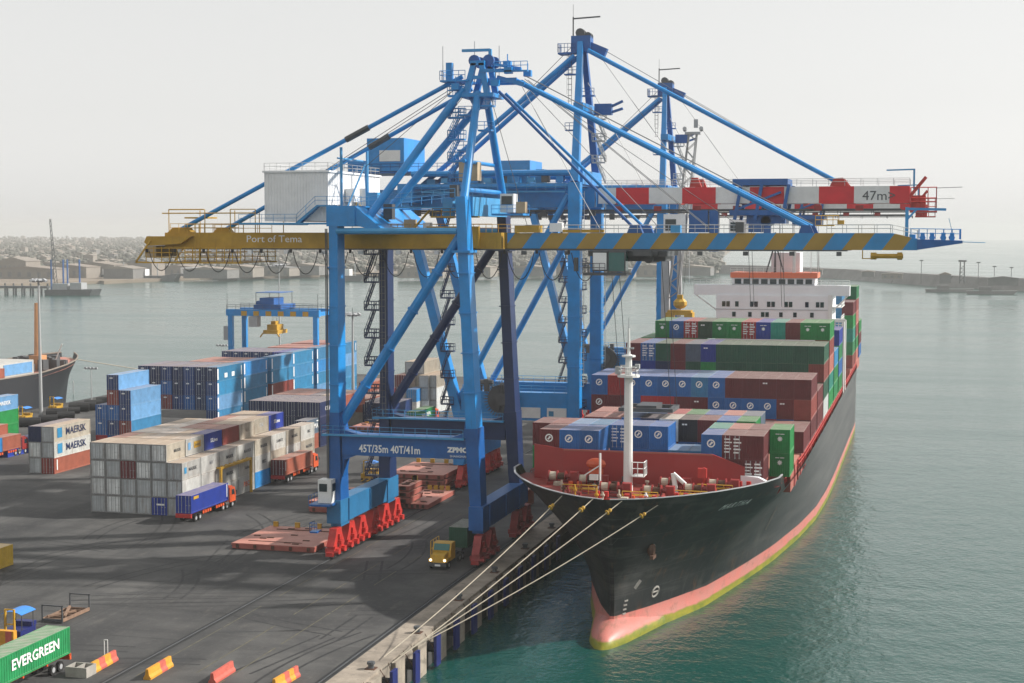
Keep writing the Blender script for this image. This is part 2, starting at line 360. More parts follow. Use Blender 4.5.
# ------------------------------------------------------------------ striped boom materials
def stripe_mat(name, c1, c2, period, duty, off, slant):
    m = mat(name, c1, .5, var=.15, scale=.4); t = m.node_tree; N = t.nodes; L = t.links; b = N['Principled BSDF']
    old = b.inputs['Base Color'].links[0].from_socket
    m2 = mat(name+'_b', c2, .5)
    tc = N.new('ShaderNodeTexCoord'); sp = N.new('ShaderNodeSeparateXYZ'); L.new(tc.outputs['Object'], sp.inputs[0])
    def math_(op, a, bb):
        x = N.new('ShaderNodeMath'); x.operation = op
        for i, q in enumerate((a, bb)):
            if q is None: continue
            if isinstance(q, (int, float)): x.inputs[i].default_value = q
            else: L.new(q, x.inputs[i])
        return x.outputs[0]
    k = math_('MULTIPLY', sp.outputs['Z'], slant); k = math_('ADD', k, sp.outputs['X']); k = math_('ADD', k, off); k = math_('DIVIDE', k, period)
    k = math_('FRACT', k, None); k = math_('LESS_THAN', k, duty)
    no = N.new('ShaderNodeTexNoise'); no.inputs['Scale'].default_value = .5; L.new(tc.outputs['Object'], no.inputs['Vector'])
    mr = N.new('ShaderNodeMapRange'); mr.inputs[3].default_value = .7; mr.inputs[4].default_value = 1.2; L.new(no.outputs[0], mr.inputs[0])
    vm = N.new('ShaderNodeVectorMath'); vm.operation = 'SCALE'; vm.inputs[0].default_value = c2; L.new(mr.outputs[0], vm.inputs['Scale'])
    x = N.new('ShaderNodeMix'); x.data_type = 'RGBA'; L.new(k, x.inputs[0]); L.new(old, x.inputs[6]); L.new(vm.outputs[0], x.inputs[7]); L.new(x.outputs[2], b.inputs['Base Color'])
    bpy.data.materials.remove(m2); return m
M['boomA'] = stripe_mat('blue_ochre_stripes', (.02,.23,.52), (.36,.22,.03), 4.7, .5, 4.7*20.25-(pt(702.6,240.5,y=193.9).x+10.5)+.75*40.45, -.75)
M['boomB'] = stripe_mat('red_white_stripes', (.70,.70,.69), (.60,.010,.02), 10.7, .5, 10.7*9-(pt(616,197,y=249.65).x+10.5), 0)

# ------------------------------------------------------------------ crane pieces
def bogie(parent, x, y, mred):
    b = MB()
    b.prism([(y-.8,3.75),(y+.8,3.75),(y+1.3,2.6),(y+2.0,1.6),(y-2.0,1.6),(y-1.3,2.6)], 0, x-.5, x+.5); b.box(x-.75,x+.75,y-.35,y+.35,2.3,3.0); b.box(x-.42,x+.42,y-.95,y+.95,.55,1.65); b.box(x+.5,x+1.0,y-.5,y+.5,1.7,2.2)
    for s in (-1, 1):
        yc = y + s*1.05
        b.prism([(yc-.35,1.75),(yc+.35,1.75),(yc+.95,.75),(yc+.95,.45),(yc-.95,.45),(yc-.95,.75)], 0, x-.52, x+.52)
        b.box(x-.55, x+.55, yc-.18, yc+.18, 1.15, 1.5)
        b.box(x+.52, x+1.0, yc-.35, yc+.35, .6, 1.25); b.tube((x+.52,yc-.6,.9),(x+1.1,yc-.6,.9),.22,n=6); b.box(x-.9,x-.52,yc-.3,yc+.3,.7,1.3)
    b.box(x-.45, x+.45, y-.2, y+.2, 2.5, 2.9); b.box(x-.5, x+.5, y-2.25, y-2.0, .4, .9); b.box(x-.5, x+.5, y+2.0, y+2.25, .4, .9)
    o = b.build('bogie', mred, parent)
    for dy in (-1.6, -.55, .55, 1.6):
        MB().tube((x-.16, y+dy, .42), (x+.16, y+dy, .42), .38, n=10).build('wheel', M['dgrey'], o)
    return o
def stair_tower(parent, x, y, z0, z1, m, dx=-1, n=None, name='stair'):
    n = n or max(2, round((z1-z0)/3.9)); h = (z1-z0)/n; b = MB()
    for k in range(n):
        z = z0 + k*h; xa, xb = (x, x+dx*2.2)
        b.box(min(xa,xb), max(xa,xb), y-1.1, y-.1, z+h-.22, z+h)
        b.rail([(xa,y-1.1,z+h),(xb,y-1.1,z+h),(xb,y-.1,z+h)], 1.1, .75, .055).rail([(xa,y-.1,z+h),(xb,y-.1,z+h)], 1.1, .75, .055)
        p, q = Vector((xb, y-.6, z)), Vector((xb-dx*1.5, y-.6, z+h))
        for s in (-.35, .35):
            b.beam(p+Vector((0,s,0)), q+Vector((0,s,0)), .05, .16); b.beam(p+Vector((0,s,1.0)), q+Vector((0,s,1.0)), .07)
            for i in range(5): cc = p.lerp(q, i/4)+Vector((0,s,0)); b.tube(cc, cc+Vector((0,0,1.0)), .04, n=3)
        for i in range(9):
            c = p.lerp(q, (i+.5)/9); b.box(c.x-.14, c.x+.14, y-.95, y-.25, c.z-.02, c.z+.03)
    return b.build(name, m, parent)
def ladder(parent, x, y, z0, z1, m):
    b = MB()
    for s in (-.25, .25): b.tube((x+s,y,z0),(x+s,y,z1),.04,n=3)
    z = z0
    while z < z1: b.tube((x-.25,y,z),(x+.25,y,z),.03,n=3); b.tube((x-.4,y-.5,z),(x+.4,y-.5,z),.03,n=3); z += .9
    for s in (-.4, .4): b.tube((x+s,y-.5,z0+2),(x+s,y-.5,z1),.03,n=3)
    return b.build('ladder', m, parent)
def loops(x0, x1, n, y, z, sag0, sag1):
    b = MB()
    for k in range(n):
        a = x0 + (x1-x0)*k/n; c = x0 + (x1-x0)*(k+1)/n; sg = sag0 + (sag1-sag0)*k/n; pts = []
        for i in range(11):
            t = i/10; pts.append((a+(c-a)*(.08+.84*t), y, z-.3-sg*(1-(2*t-1)**2)**.8))
        b.path(pts, .055, 4); b.box(a-.15, a+.15, y-.12, y+.12, z-.45, z)
    return b

# ================================================================== crane one: ochre girder, striped boom
C1 = empty('gantry_crane', (-10.5, 198.5, 0), 'blue quay crane with ochre back girder, blue and ochre striped boom and white machinery house', 'crane', 'ship to shore cranes')
B = M['blue']; D = M['dblue']
LX, SX, YN, YF = -20.3, -1.3, 189.0, 208.0
def sxa(z): return SX - 1.9*(z-3)/37
for y in (YN, YF):
    b = MB(); b.beam((LX,y,7.1),(LX,y,18.5),1.7,2.9,1.3,2.65,up=(0,1,0),mi=1); b.beam((LX,y,18.5),(LX,y,42.5),1.2,2.6,1.15,2.5,up=(0,1,0)); b.build('leg', [B if y == YN else M['shadeblue'], D if y == YN else M['shadeblue']], C1)
    b = MB(); b.beam((sxa(6.5),y,7.0),(sxa(17),y,17),1.5,2.6,1.7,2.9,up=(0,1,0),mi=1); b.beam((sxa(17),y,17),(sxa(45),y,46.0),1.4,2.7,1.25,2.4,up=(0,1,0)); b.box(sxa(41)-1.1,sxa(41)+1.2,y-1.7,y+1.5,39.0,39.3); b.build('leg', [B if y == YN else M['shadeblue'], D if y == YN else M['shadeblue']], C1)
    b = MB(); b.box(LX+.9, sxa(14)-1.0, y-1.05, y+1.05, 13.05, 15.75)
    b.prism([(LX+.6,15.7),(LX+3.4,15.7),(LX+1.1,16.2),(LX+.72,18.6)], 1, y-.9, y+.9); b.prism([(sxa(16)-.95,18.0),(sxa(16)-1.2,16.3),(sxa(16)-3,15.7),(sxa(16)-.6,15.7)], 1, y-.9, y+.9)
    b.prism([(LX+.9,13.1),(LX+3,13.1),(LX+1.2,12.4),(LX+.86,10.2)], 1, y-.9, y+.9)
    o = b.build('portal_beam', D if y == YN else M['shadeblue'], C1)
    r = MB(); r.box(LX-1.6, sxa(16)-.95, y-1.75, y-1.1, 15.55, 15.78); r.box(LX-1.6, LX-.75, y-1.8, y+1.9, 15.5, 15.74); r.rail([(LX-1.6,y-1.75,15.75),(sxa(16)-1,y-1.75,15.75)], 1.1, 1.6, .04)
    r.rail([(LX-1.6,y+1.8,15.75),(LX-1.6,y-1.75,15.75)], 1.1, 1.6, .04)
    r.build('walkway', M['lblue'], C1)
    MB().tube((LX+.6,y,17.2),(sxa(41)-.4,y,41.3),.66,.6,n=12).build('brace', B if y == YN else M['shadeblue'], C1, smooth=False)
    MB().tube((LX+.4,y-1.0,41.7),(sxa(42)-.6,y-1.0,41.7),.42,n=10).build('tie_tube', M['lblue'], C1)
for x in (LX, SX):
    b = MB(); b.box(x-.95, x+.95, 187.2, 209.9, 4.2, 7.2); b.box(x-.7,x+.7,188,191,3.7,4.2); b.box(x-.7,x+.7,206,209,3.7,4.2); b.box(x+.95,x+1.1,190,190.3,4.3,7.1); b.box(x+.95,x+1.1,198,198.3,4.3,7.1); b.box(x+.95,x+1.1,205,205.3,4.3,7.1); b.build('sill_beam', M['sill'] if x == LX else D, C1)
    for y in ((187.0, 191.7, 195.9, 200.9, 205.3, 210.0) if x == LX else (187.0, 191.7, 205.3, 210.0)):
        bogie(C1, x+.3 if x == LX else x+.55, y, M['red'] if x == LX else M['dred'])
b = MB(); b.box(LX-.85, LX+3.0, YN-1.4, YF+1.4, 42.3, 44.9); b.prism([(LX+3.0,44.8),(LX+6.5,42.0),(LX+6.5,41.6),(LX+3.0,42.4)], 1, YN-1.2, YF+1.2); b.build('upper_beam', B, C1)
b = MB(); b.box(sxa(44)-.75, sxa(44)+.9, YN+1.2, YF-1.2, 43.6, 46.0); b.build('upper_beam', M['lblue'], C1)
# machinery house
mh = MB().box(-32.2, -23.2, 193.5, 213.5, 43.0, 49.4).box(-32.4,-23.0,193.3,213.7,49.4,49.65).build('machinery_house', M['lgrey'], C1)
b = MB()
for k in range(22): b.box(-32.05+k*.41, -32.0+k*.41, 193.42, 193.5, 43.1, 49.4)
for k in range(30): b.box(-23.2, -23.14, 193.9+k*.6, 193.96+k*.6, 43.1, 49.4)
b.build('cladding_rib', M['lgrey'], mh)
MB().box(-23.2,-23.1,197,198.2,43.1,45.2).build('door', M['dgrey'], mh)
MB().tube((-22.0,204,43.2),(-22.0,204,47.5),1.0,n=12).build('tank', M['white'], mh, smooth=False)
MB().box(-23.1,-21.8,199.5,201.5,45.6,47.4).build('air_unit', M['white'], mh)
b = MB(); b.rail([(-32.2,193.5,49.65),(-23.2,193.5,49.65),(-23.2,213.5,49.65),(-32.2,213.5,49.65),(-32.2,193.5,49.65)], 1.0, 1.8, .035); b.build('roof_railing', M['galv'], mh)
b = MB(); b.box(-35.2, -21.8, 191.9, 193.4, 42.55, 42.8); b.prism([(-27.3,42.8),(-24.3,45.1),(-21.8,45.1),(-21.8,44.9),(-24.2,44.9),(-26.9,42.6)],1,192.2,193.3); b.box(-35.2,-33.6,193.4,212,42.55,42.8)
b.rail([(-35.2,191.9,42.8),(-27,191.9,42.8),(-24.4,191.9,45.1),(-18,191.9,45.1)], 1.1, 1.5, .035); b.build('walkway', M['lblue'], C1)
# girders and boom
GY = (194.6, 202.4)
for y in GY:
    MB().box(-47.0, .2, y-.7, y+.7, 39.55, 41.5).box(-47,.2,y-.9,y+.9,39.4,39.55).build('girder', M['ochre'], C1)
    bm = MB(); bm.prism([(1.0,39.5),(1.0,41.45),(48.5,41.45),(51.6,40.75),(51.6,39.4)], 1, y-.7, y+.7)
    bm.build('boom', M['boomA'], C1)
    MB().box(-46,43.5,y-.95 if y<198 else y+.7,y-.7 if y<198 else y+.95,39.25,39.42).build('trolley_rail', M['dgrey'], C1)
    r = MB(); yy = y-.75 if y < 198 else y+.75
    r.rail([(-44,yy,41.5),(-35.4,yy,41.5)],1.1,2,.045); r.rail([(-20,yy,41.5),(-1,yy,41.5)],1.1,1.7,.045); r.build('railing', M['yellow'], C1)
    r = MB(); r.rail([(1,yy,41.47),(37,yy,41.47)],1.0,2.4,.04); r.rail([(41,yy,41.47),(48.5,yy,41.47),(51.6,yy,40.8)],1.0,1.9,.04); r.build('railing', M['galv'], C1)
b = MB()
for x in (-46.5, -40, -33, -26, -14, -7): b.box(x-.4, x+.4, GY[0]+.7, GY[1]-.7, 40.0, 41.3)
b.build('cross_beam', M['ochre'], C1)
b = MB()
for x in (4, 12, 20, 28, 36, 44, 51): b.box(x-.35, x+.35, GY[0]+.7, GY[1]-.7, 40.1, 41.3)
b.build('cross_beam', B, C1)
# back end of the girder
b = MB(); b.prism([(-49.6,40.2),(-49.2,41.0),(-42.6,41.0),(-44.2,40.0),(-49.0,39.75)], 1, 192.9, 204.1); b.prism([(-46.6,41.5),(-45.8,42.2),(-43.8,42.2),(-43.0,41.5)],1,193.9,195.3); b.prism([(-43.6,41.5),(-43.0,42.2),(-41.6,42.2),(-41.0,41.5)],1,201.7,203.1)
b.build('end_frame', M['ochre'], C1)
b = MB()
for (x0,x1) in ((-49,-34.6),):
    z = 37.5
    b.box(-49.6, -35.2, 192.6, 193.0, z-.12, z+.06); b.box(-49.6,-35.2,204.0,204.4,z-.12,z+.06); b.box(-49.6,-36,193,204,z-.1,z-.02)
    for yy in (192.7, 204.2):
        x = -49.2
        while x < -35:
            b.tube((x,yy,z),(x,yy,39.6),.07,n=4); x += 1.15
        for zz in (38.2, 38.8, 39.4): b.tube((-49.2,yy,zz),(-35.2,yy,zz),.06,n=4)
    b.beam((-50.8,192.8,37.5),(-48.6,192.8,40.4),.2); b.beam((-50.8,192.8,37.5),(-49.3,192.8,37.5),.2); b.beam((-50.8,204.2,37.5),(-48.6,204.2,40.4),.2)
    for x in (-41.8,-41.2): b.tube((x,192.4,37.4),(x,192.4,42.6),.06,n=4)
b.build('maintenance_cage', M['yellow'], C1)
b = MB()
for x in (-46.2, -40.9, -37.2, -33.6): b.tube((x,193.6,41.5),(x,193.6,44.6),.07,n=4); b.tube((x,203,41.5),(x,203,44.6),.07,n=4)
b.tube((-47.2,193.6,44.1),(-33.6,193.6,44.1),.08,n=4); b.tube((-46.2,193.6,44.6),(-41,193.6,44.6),.08,n=4); b.tube((-37.2,193.6,44.6),(-33.6,193.6,44.6),.06,n=4); b.box(-44.6,-41.2,195,198,43.4,43.6); b.rail([(-46,193.6,41.5),(-36,193.6,41.5)],1.2,1.2,.04)
b.build('gantry_frame', M['yellow'], C1)
MB().box(-50.6,-48.9,195,201,38.2,39.7).build('counter_panel', M['beige'], C1)
text_on('Port of Tema', 1.32, pt(274,239.2,y=193.88), (1,0,0), C1, M['lgrey'], squeeze=1.12)
text_on('45T/35m 40T/41m', 1.36, pt(389.5,449.8,y=YN-1.07), (1,0,0), C1, M['bwhite'], squeeze=.80, bold=.03)
text_on('ZPMC', .85, pt(457.5,450.3,y=YN-1.07), (1,0,0), C1, M['bwhite'], squeeze=1.15, bold=.05)
text_on('SHANGHAI', .36, pt(458,456.6,y=YN-1.07), (1,0,0), C1, M['bwhite'], squeeze=1.2)
# apex
AP = Vector((-3.6, 198, 62.6))
b = MB()
for yy in (195.5,199.8):
    b.prism([(-5.4,59.4),(-4.6,59.4),(-3.6,63.2),(-4.3,63.2)],1,yy,yy+.7); b.prism([(-2.6,59.4),(-1.8,59.4),(-2.6,63.2),(-3.3,63.2)],1,yy,yy+.7); b.box(-4.6,-2.6,yy+.05,yy+.65,61.2,61.6); b.box(-4.4,-2.5,yy,yy+.7,62.9,63.5)
b.box(-5.9,-1.3,195.3,200.7,58.9,59.4); b.box(-3.2,1.6,196.2,196.6,60.7,61.3); b.box(-3.2,1.6,199.4,199.8,60.7,61.3); b.beam((-1,196.4,61.4),(2.6,196.4,60.4),.5); b.beam((-1,199.6,61.4),(2.6,199.6,60.4),.5)
b.beam((-1.2,196.2,63.0),(2.2,196.2,62.4),.35); b.box(-3,2.4,195.4,195.9,62.0,62.4); b.prism([(-4.9,58.9),(-4.2,57.6),(-3.2,57.6),(-2.8,58.9)],1,196.5,199.5)
b.build('apex_frame', B, C1)
b = MB()
for yy in (196.6, 199.4):
    for xx in (-4.1, -2.2): b.tube((xx,yy-.3,63.6),(xx,yy+.3,63.6),.75,n=12)
b.build('sheave', D, C1)
b = MB(); b.box(-8.4,-4.6,195.3,200.7,60.9,61.1); b.rail([(-8.4,195.3,61.1),(-5,195.3,61.1)],1.2,.9,.05); b.rail([(-8.4,200.7,61.1),(-8.4,195.3,61.1)],1.2,.9,.05); b.box(-7.8,-7.0,196,196.8,61.1,63.4); b.box(-1,3.4,194.8,195.3,61.9,62.1); b.rail([(-1,194.8,62.1),(3.4,194.8,62.1)],1.1,.9,.05)
b.build('top_platform', B, C1)
b = MB(); b.beam((-2.4,198,63),(-2.4,198,65.2),.4); b.beam((-2.4,198,65.1),(-6.2,198,65.1),.35); b.build('service_jib', M['lblue'], C1)
for (x,y,z0,z1) in ((-4.6,198.3,61,66.3),(-8.2,196,61,65.5),(-1.2,198,61.6,65.6)): MB().tube((x,y,z0),(x,y,z1),.055,n=4).build('aerial', M['grey'], C1)
for y, ya in ((YN,196.0),(YF,200.0)):
    MB().tube((sxa(44)+.1,y,45.5),(-3.5,ya,59.5),.56,.48,n=14).build('mast_post', B if y==YN else M['blue'], C1)
for y, ya in ((190.0,195.8),(195.4,201.6)):
    MB().tube((-16.2,y,43.6),(-5.4 if y < 192 else -3.4,ya,60.0),.54,.48,n=12).build('back_leg', B, C1)
MB().tube((sxa(46),YN+.4,46.9),(sxa(46),YF-.4,46.9),.3,n=8).tube((sxa(51),YN+1.4,50.5),(sxa(51),YF-1.2,50.5),.25,n=8).build('mast_tie', B, C1)
for (p, q, r) in (((-45.2,194.6,41.8),(-5.6,196.2,61.6),.30),((-42.3,202.4,41.8),(-5.6,200.6,60.4),.30)):
    o = MB().tube(p,q,r,n=8).build('back_stay', B, C1)
    p = Vector(p); q = Vector(q); MB().tube(p.lerp(q,.60),p.lerp(q,.68),.42,n=8).build('stay_joint', M['dgrey'], o)
for y in GY:
    ys = -1 if y < 198 else 1
    MB().tube((1.5,198+ys*1.3,60.9),(38.6,y,42.2),.32,n=8).build('fore_stay', B, C1)
    MB().tube((-.8,198+ys*1.6,59.6),(17.4,y,41.9),.2,n=8).build('fore_stay', D if ys<0 else B, C1)
    MB().prism([(37.6,41.45),(37.9,42.4),(39.0,42.4),(39.4,41.45)],1,y-.4,y+.4).build('stay_bracket', D, C1)
    MB().prism([(16.4,41.45),(16.8,42.4),(18,42.4),(18.4,41.45)],1,y-.5,y+.5).build('stay_bracket', D, C1)
b = MB()
for y in (197.2,198.8):
    b.tube((2.4,y,61.6),(39,y,42.6),.05,n=3); b.tube((2.4,y,61.2),(26,y,42.2),.05,n=3); b.tube((-6,y,61),(-25,y,49.8),.05,n=3)
b.build('hoist_rope', M['dgrey'], C1)
# posts holding the back stays
b = MB()
for yy in (193.4, 203.2):
    x = -21.3; b.tube((x,yy,43),(x,yy,52.6),.2,n=6)
    b.tube((x,yy,43),(x+1.6,198,50.5),.12,n=5)
b.tube((-21.8,193.4,51.2),(-21.8,203.2,51.2),.12,n=6); b.build('stay_support', M['lblue'], C1)
# stair flights, cabins, festoon, trolley
stair_tower(C1, -21.2, YF+.4, 3.5, 42.5, M['shadeblue'], -1)
stair_tower(C1, -5.2, 196.5, 45.2, 59.2, M['blue'], -1, 5)
b = MB(); b.box(-5.9,-3.4,195.4,197.2,48.2,50.6); b.build('lift_cabin', M['beige'], C1)
cb = MB().box(-.6,1.2,196.2,198.2,44.1,46.5).build('checker_cabin', M['white'], C1)
MB().box(-.4,1.0,196.14,196.2,45.1,46.2).build('window', M['glass'], cb)
MB().box(-1.6,2.6,195.6,199,43.7,43.95).rail([(-1.6,195.6,43.95),(2.6,195.6,43.95),(2.6,199,43.95)],1.1,1,.04).build('cabin_platform', B, C1)
cb = MB().box(-22.0,-20.2,186.1,187.9,7.0,10.0).build('control_cabin', M['white'], C1)
MB().box(-21.8,-20.75,186.03,186.1,8.5,9.5).build('window', M['glass'], cb); MB().box(-20.2,-20.13,186.5,187.5,8.5,9.5).build('window', M['glass'], cb)
b = MB(); b.box(-22.9,-20,185.2,189,6.7,6.95); b.rail([(-22.9,189,6.95),(-22.9,185.2,6.95)],1.1,1,.04); b.build('access_platform', D, C1); b = MB(); b.box(-22.9,-21.9,185.4,187,3.2,3.4); b.rail([(-22.9,187,3.4),(-22.9,185.4,3.4),(-21.9,185.4,3.4)],1.1,.8,.04); b.build('access_platform', D, C1)
b = loops(-49, 13.5, 15, 192.6, 39.3, 2.6, 3.6); b.build('festoon_cable', M['cable'], C1)
b = MB(); b.box(11.5,21.5,194.0,203.0,38.55,39.2); b.box(12,21,196,201,37.9,38.55); b.tube((19,195,38.2),(19,202,38.2),.55,n=10); b.tube((15,195,38.2),(15,202,38.2),.5,n=10); b.box(17.5,19.8,192.6,193.8,38.6,39.3); tr = b.build('trolley', M['dgrey'], C1)
cb = MB().box(12.4,14.4,192.3,194.6,36.7,39.2).box(14.4,16.6,192.2,194.7,36.6,36.75).box(14.4,16.6,192.2,194.7,39.05,39.25).build('operator_cab', M['dgrey'], tr); MB().box(12.5,14.2,192.22,192.3,36.9,39.0).build('cab_panel', M['lgrey'], cb)
MB().box(14.4,16.5,192.3,194.6,36.75,39.05).build('window', M['tglass'], cb)
b = MB(); b.box(11.4,16.9,191.4,194.9,36.2,36.5); b.rail([(11.4,194.9,36.5),(11.4,191.4,36.5),(14.2,191.4,36.5)],1.2,.8,.05)
for x in (14.4,16.55): b.tube((x,192.25,36.5),(x,192.25,39.2),.08,n=4)
b.tube((10.4,192,36.7),(10.4,192,38.4),.3,n=6); b.build('cab_gallery', M['dgrey'], tr)
b = MB()
for (x,y) in ((14.0,196),(14.0,201),(20.5,196),(20.5,201)): b.tube((x,y,38),(x+.6,y+4.5,18.6),.045,n=3)
b.build('hoist_rope', M['dgrey'], C1)
sp = MB().box(14.3,21.4,200.0,200.5,18.3,18.8)
sp.box(14.3,21.4,205.2,205.7,18.3,18.8).box(14.3,15,200.5,205.2,18.3,18.75).box(20.7,21.4,200.5,205.2,18.3,18.75).box(16.5,19.2,200.5,205.2,18.4,19.1); sp.build('spreader', M['dgrey'], C1)
# boom tip
b = MB(); b.prism([(51.6,39.45),(51.6,40.7),(56.8,40.55),(56.8,40.25)], 1, 193.6, 203.4); b.build('boom_tip', D, C1)
b = MB(); b.rail([(50.8,193.7,40.8),(56.6,193.7,40.7),(56.6,203.3,40.7),(50.8,203.3,40.8)],1.2,1,.045)
for x in (52.2,53.3,54.6,55.6): b.tube((x,195,40.9),(x,202,40.9),.35,n=8); b.box(x-.25,x+.25,194.2,195.2,40.6,41.5)
b.build('tip_machinery', M['blue'], C1)
b = MB(); b.beam((50.3,198,41),(50.3,198,44.6),.4); b.beam((50.2,198,44.4),(54.9,198,44.3),.3); b.beam((50.4,198,43.2),(51.4,198,44.3),.25); b.tube((55.8,194,40.8),(55.2,194,43.2),.04,n=3); b.tube((56.6,198,40.4),(59.5,198,40.3),.05,n=3); b.build('service_jib', M['lblue'], C1)
b = MB(); b.tube((46.2,194,38.7),(50.0,194,38.7),.28,n=8); b.tube((46.2,194,38.7),(46.9,194,38.7),.42,n=8); b.tube((49.3,194,38.7),(49.9,194,38.7),.45,n=8); b.box(45.2,45.3,193.6,194.4,38.4,39.4); b.box(45.2,46.4,193.6,194.4,38.35,38.45); b.build('buffer', M['ochre'], C1)
b = MB(); b.box(39.6,41.8,194.2,196.2,42.3,42.45); b.rail([(39.6,194.2,42.45),(42.4,194.2,42.45)],1.1,.8,.05); b.box(42.2,43.0,194.3,195,42.4,43.0); b.build('stay_platform', M['yellow'], C1)
b = MB(); b.box(8.2,13.5,193.9,194.4,41.5,41.9); b.box(2,5.2,193.7,195.5,41.5,42.4); b.box(-9.6,-2.6,193.2,193.8,39.5,42.3) ; b.build('hinge_frame', M['ochre'], C1)
# walkways at the top landside
b = MB(); b.beam((-18.8,192.5,44.4),(-15.0,192.5,41.6),.5,.18); b.beam((-9.0,192.8,44.4),(-11.5,192.8,41.7),.5,.18)
b.rail([(-18.8,192.2,44.4),(-15.0,192.2,41.6)],1,1,.05); b.rail([(-15,192.4,41.6),(-11.5,192.4,41.6)],1,1,.05); b.rail([(-8.6,192.6,43.6),(-2.6,192.6,43.6)],1,1.2,.06); b.box(-8.8,-2.4,192.4,193,43.4,43.6); b.build('girder_stair', M['ochre'], C1)

for y in (YN, YF):
    for z in (22, 27, 32, 37):
        MB().box(LX-.68,LX+.68,y-1.42,y+1.42,z,z+.14).build('flange', B if y == YN else M['shadeblue'], C1); x = sxa(z); MB().box(x-.8,x+.8,y-1.5,y+1.5,z-.6,z-.46).build('flange', B if y == YN else M['shadeblue'], C1)
    for t_ in (.2,.4,.6,.8):
        p = Vector((LX+.6,y,17.2)).lerp(Vector((sxa(41)-.4,y,41.3)),t_); d = Vector((sxa(41)-LX-1,0,24.1)).normalized(); MB().tube(p-d*.1,p+d*.1,.78,n=12).build('flange', B if y == YN else M['shadeblue'], C1)
ladder(C1, LX+.2, YF-1.9, 16, 42, M['dgrey']); ladder(C1, sxa(30)+.1, YF+1.9, 16, 42, M['galv'])
for k in range(9): MB().box(-45+k*5.2,-44.4+k*5.2,193.2,193.7,38.7,39.2).build('floodlight', M['lgrey'], C1)
for k in range(8): MB().box(3+k*5.6,3.6+k*5.6,193.2,193.7,38.7,39.2).build('floodlight', M['dgrey'], C1)
for k,(x,z,w_,h) in enumerate(((-18,44.9,1.6,1.8),(-15.6,43.2,1.2,2.0),(-12.8,41.6,1.4,1.6),(-10.2,41.6,.9,1.2),(-7.5,43.6,1.3,2.2),(-6.6,46.0,1.0,1.6),(2.2,44.0,1.2,1.4),(6.6,41.6,1.6,1.1),(22,41.5,1.2,.9),(30,41.5,1.0,1.3))):
    MB().box(x,x+w_,193.6,194.8,z,z+h).build('switch_box', M[('lblue','dgrey','beige','lgrey')[k%4]], C1)
for k,(x0,z0,x1,z1) in enumerate(((-4.6,60.4,-17,45.2),(-2.4,60,3,42),(2.2,61,30,42.4),(2.2,60.6,20,42),(-5.5,61.5,-20,50),(1.5,60.8,12,42))): MB().tube((x0,196.8+.3*k,z0),(x1,196.2+.5*k,z1),.045,n=3).build('stay_rope', M['dgrey'], C1)
for y in (192.0, 205): MB().rail([(-18.5,y,44.9),(-5.4,y,46.0)],1.1,1.4,.05).box(-18.6,-5.2,y-.5,y+.5,44.6,44.75).build('walkway', M['lblue'], C1)
for (x,z) in ((-5.2,52),(-2.4,54.5),(-5.0,56.5),(-2.2,57.6)): MB().box(x-.9,x+.9,195.2,196.6,z,z+.2).rail([(x-.9,195.2,z+.2),(x+.9,195.2,z+.2),(x+.9,196.6,z+.2)],1,.8,.05).build('mast_landing', B, C1)
for (x,y,z) in ((-1.0,195.4,60.2),(.8,195.2,61.7),(2.0,200.4,61.8),(-6.2,195.1,59.8),(.4,196.2,62.6)): MB().box(x-.5,x+.5,y-.4,y+.4,z,z+.8).tube((x,y,z+.8),(x,y,z+1.7),.07,n=4).build('motor', M['blue'], C1)
MB().tube((LX-.75,YN-1.5,8),(LX-.75,YN-1.5,42),.09,n=5).tube((LX-.95,YN-1.5,8),(LX-.95,YN-1.5,42),.07,n=5).build('cable_conduit', M['dgrey'], C1)
# ================================================================== crane two and three: red and white booms
C2 = empty('gantry_crane', (-10.5, 253.5, 0), 'blue quay crane with tall mast and red and white boom, nearer of the two alike', 'crane', 'ship to shore cranes')
Y0, Y1 = 245.0, 262.0; BS = -1.6
def lx2(z): return -20.2 - .255*max(0, z-8.5)
for y in (Y0, Y1):
    b = MB(); b.beam((lx2(7),y,7.3),(lx2(8.5),y,9),1.6,2.0,up=(0,1,0)); b.beam((lx2(8.5),y,9),(lx2(47),y,47),1.5,2.0,1.3,1.8,up=(0,1,0)); b.build('leg', B, C2)
    b = MB(); b.beam((BS,y,7.3),(BS,y,49.5),2.0,2.0,1.9,1.9,up=(0,1,0)); b.build('leg', B, C2)
    MB().tube((-21.4,y,13.4),(BS-1.1,y,47.5),.52,n=10).build('brace', B, C2)
    b = MB(); b.box(-20.3, BS-1.0, y-1, y+1, 11.3, 15.8); b.build('portal_beam', M['blue'], C2)
    MB().rail([(-20,y-1,15.8),(BS-1.2,y-1,15.8)],1.1,2,.05).build('railing', M['lblue'], C2)
    for z in (51.0, 48.9): MB().tube((lx2(47)+1,y+.3,z),(BS-.6,y+.3,z),.5,n=8).build('tie_tube', M['blue'], C2)
    MB().beam((BS,y,49.5),(-2.4,253.5+(y-253.5)*.14,72.3),1.25,1.4,.85,1.0,up=(0,1,0)).build('mast_post', B if y==Y0 else D, C2)
for xx in (-8.6, -4.3): 
    pb = MB().box(xx-1.6,xx+1.6,Y0-1.08,Y0-1.0,11.7,13.4).build('sign_board', M['white'], C2)
MB().box(-5.6,-4.8,Y0-1.11,Y0-1.08,12.1,12.9).build('sign_emblem', M['c_cyan'], C2)
for x in (-20.2, BS):
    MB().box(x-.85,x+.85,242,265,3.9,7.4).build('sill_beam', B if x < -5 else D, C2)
    for y in (243.2,247.3,259.6,263.7): bogie(C2, x+.3, y, M['red'] if x < -5 else M['dred'])
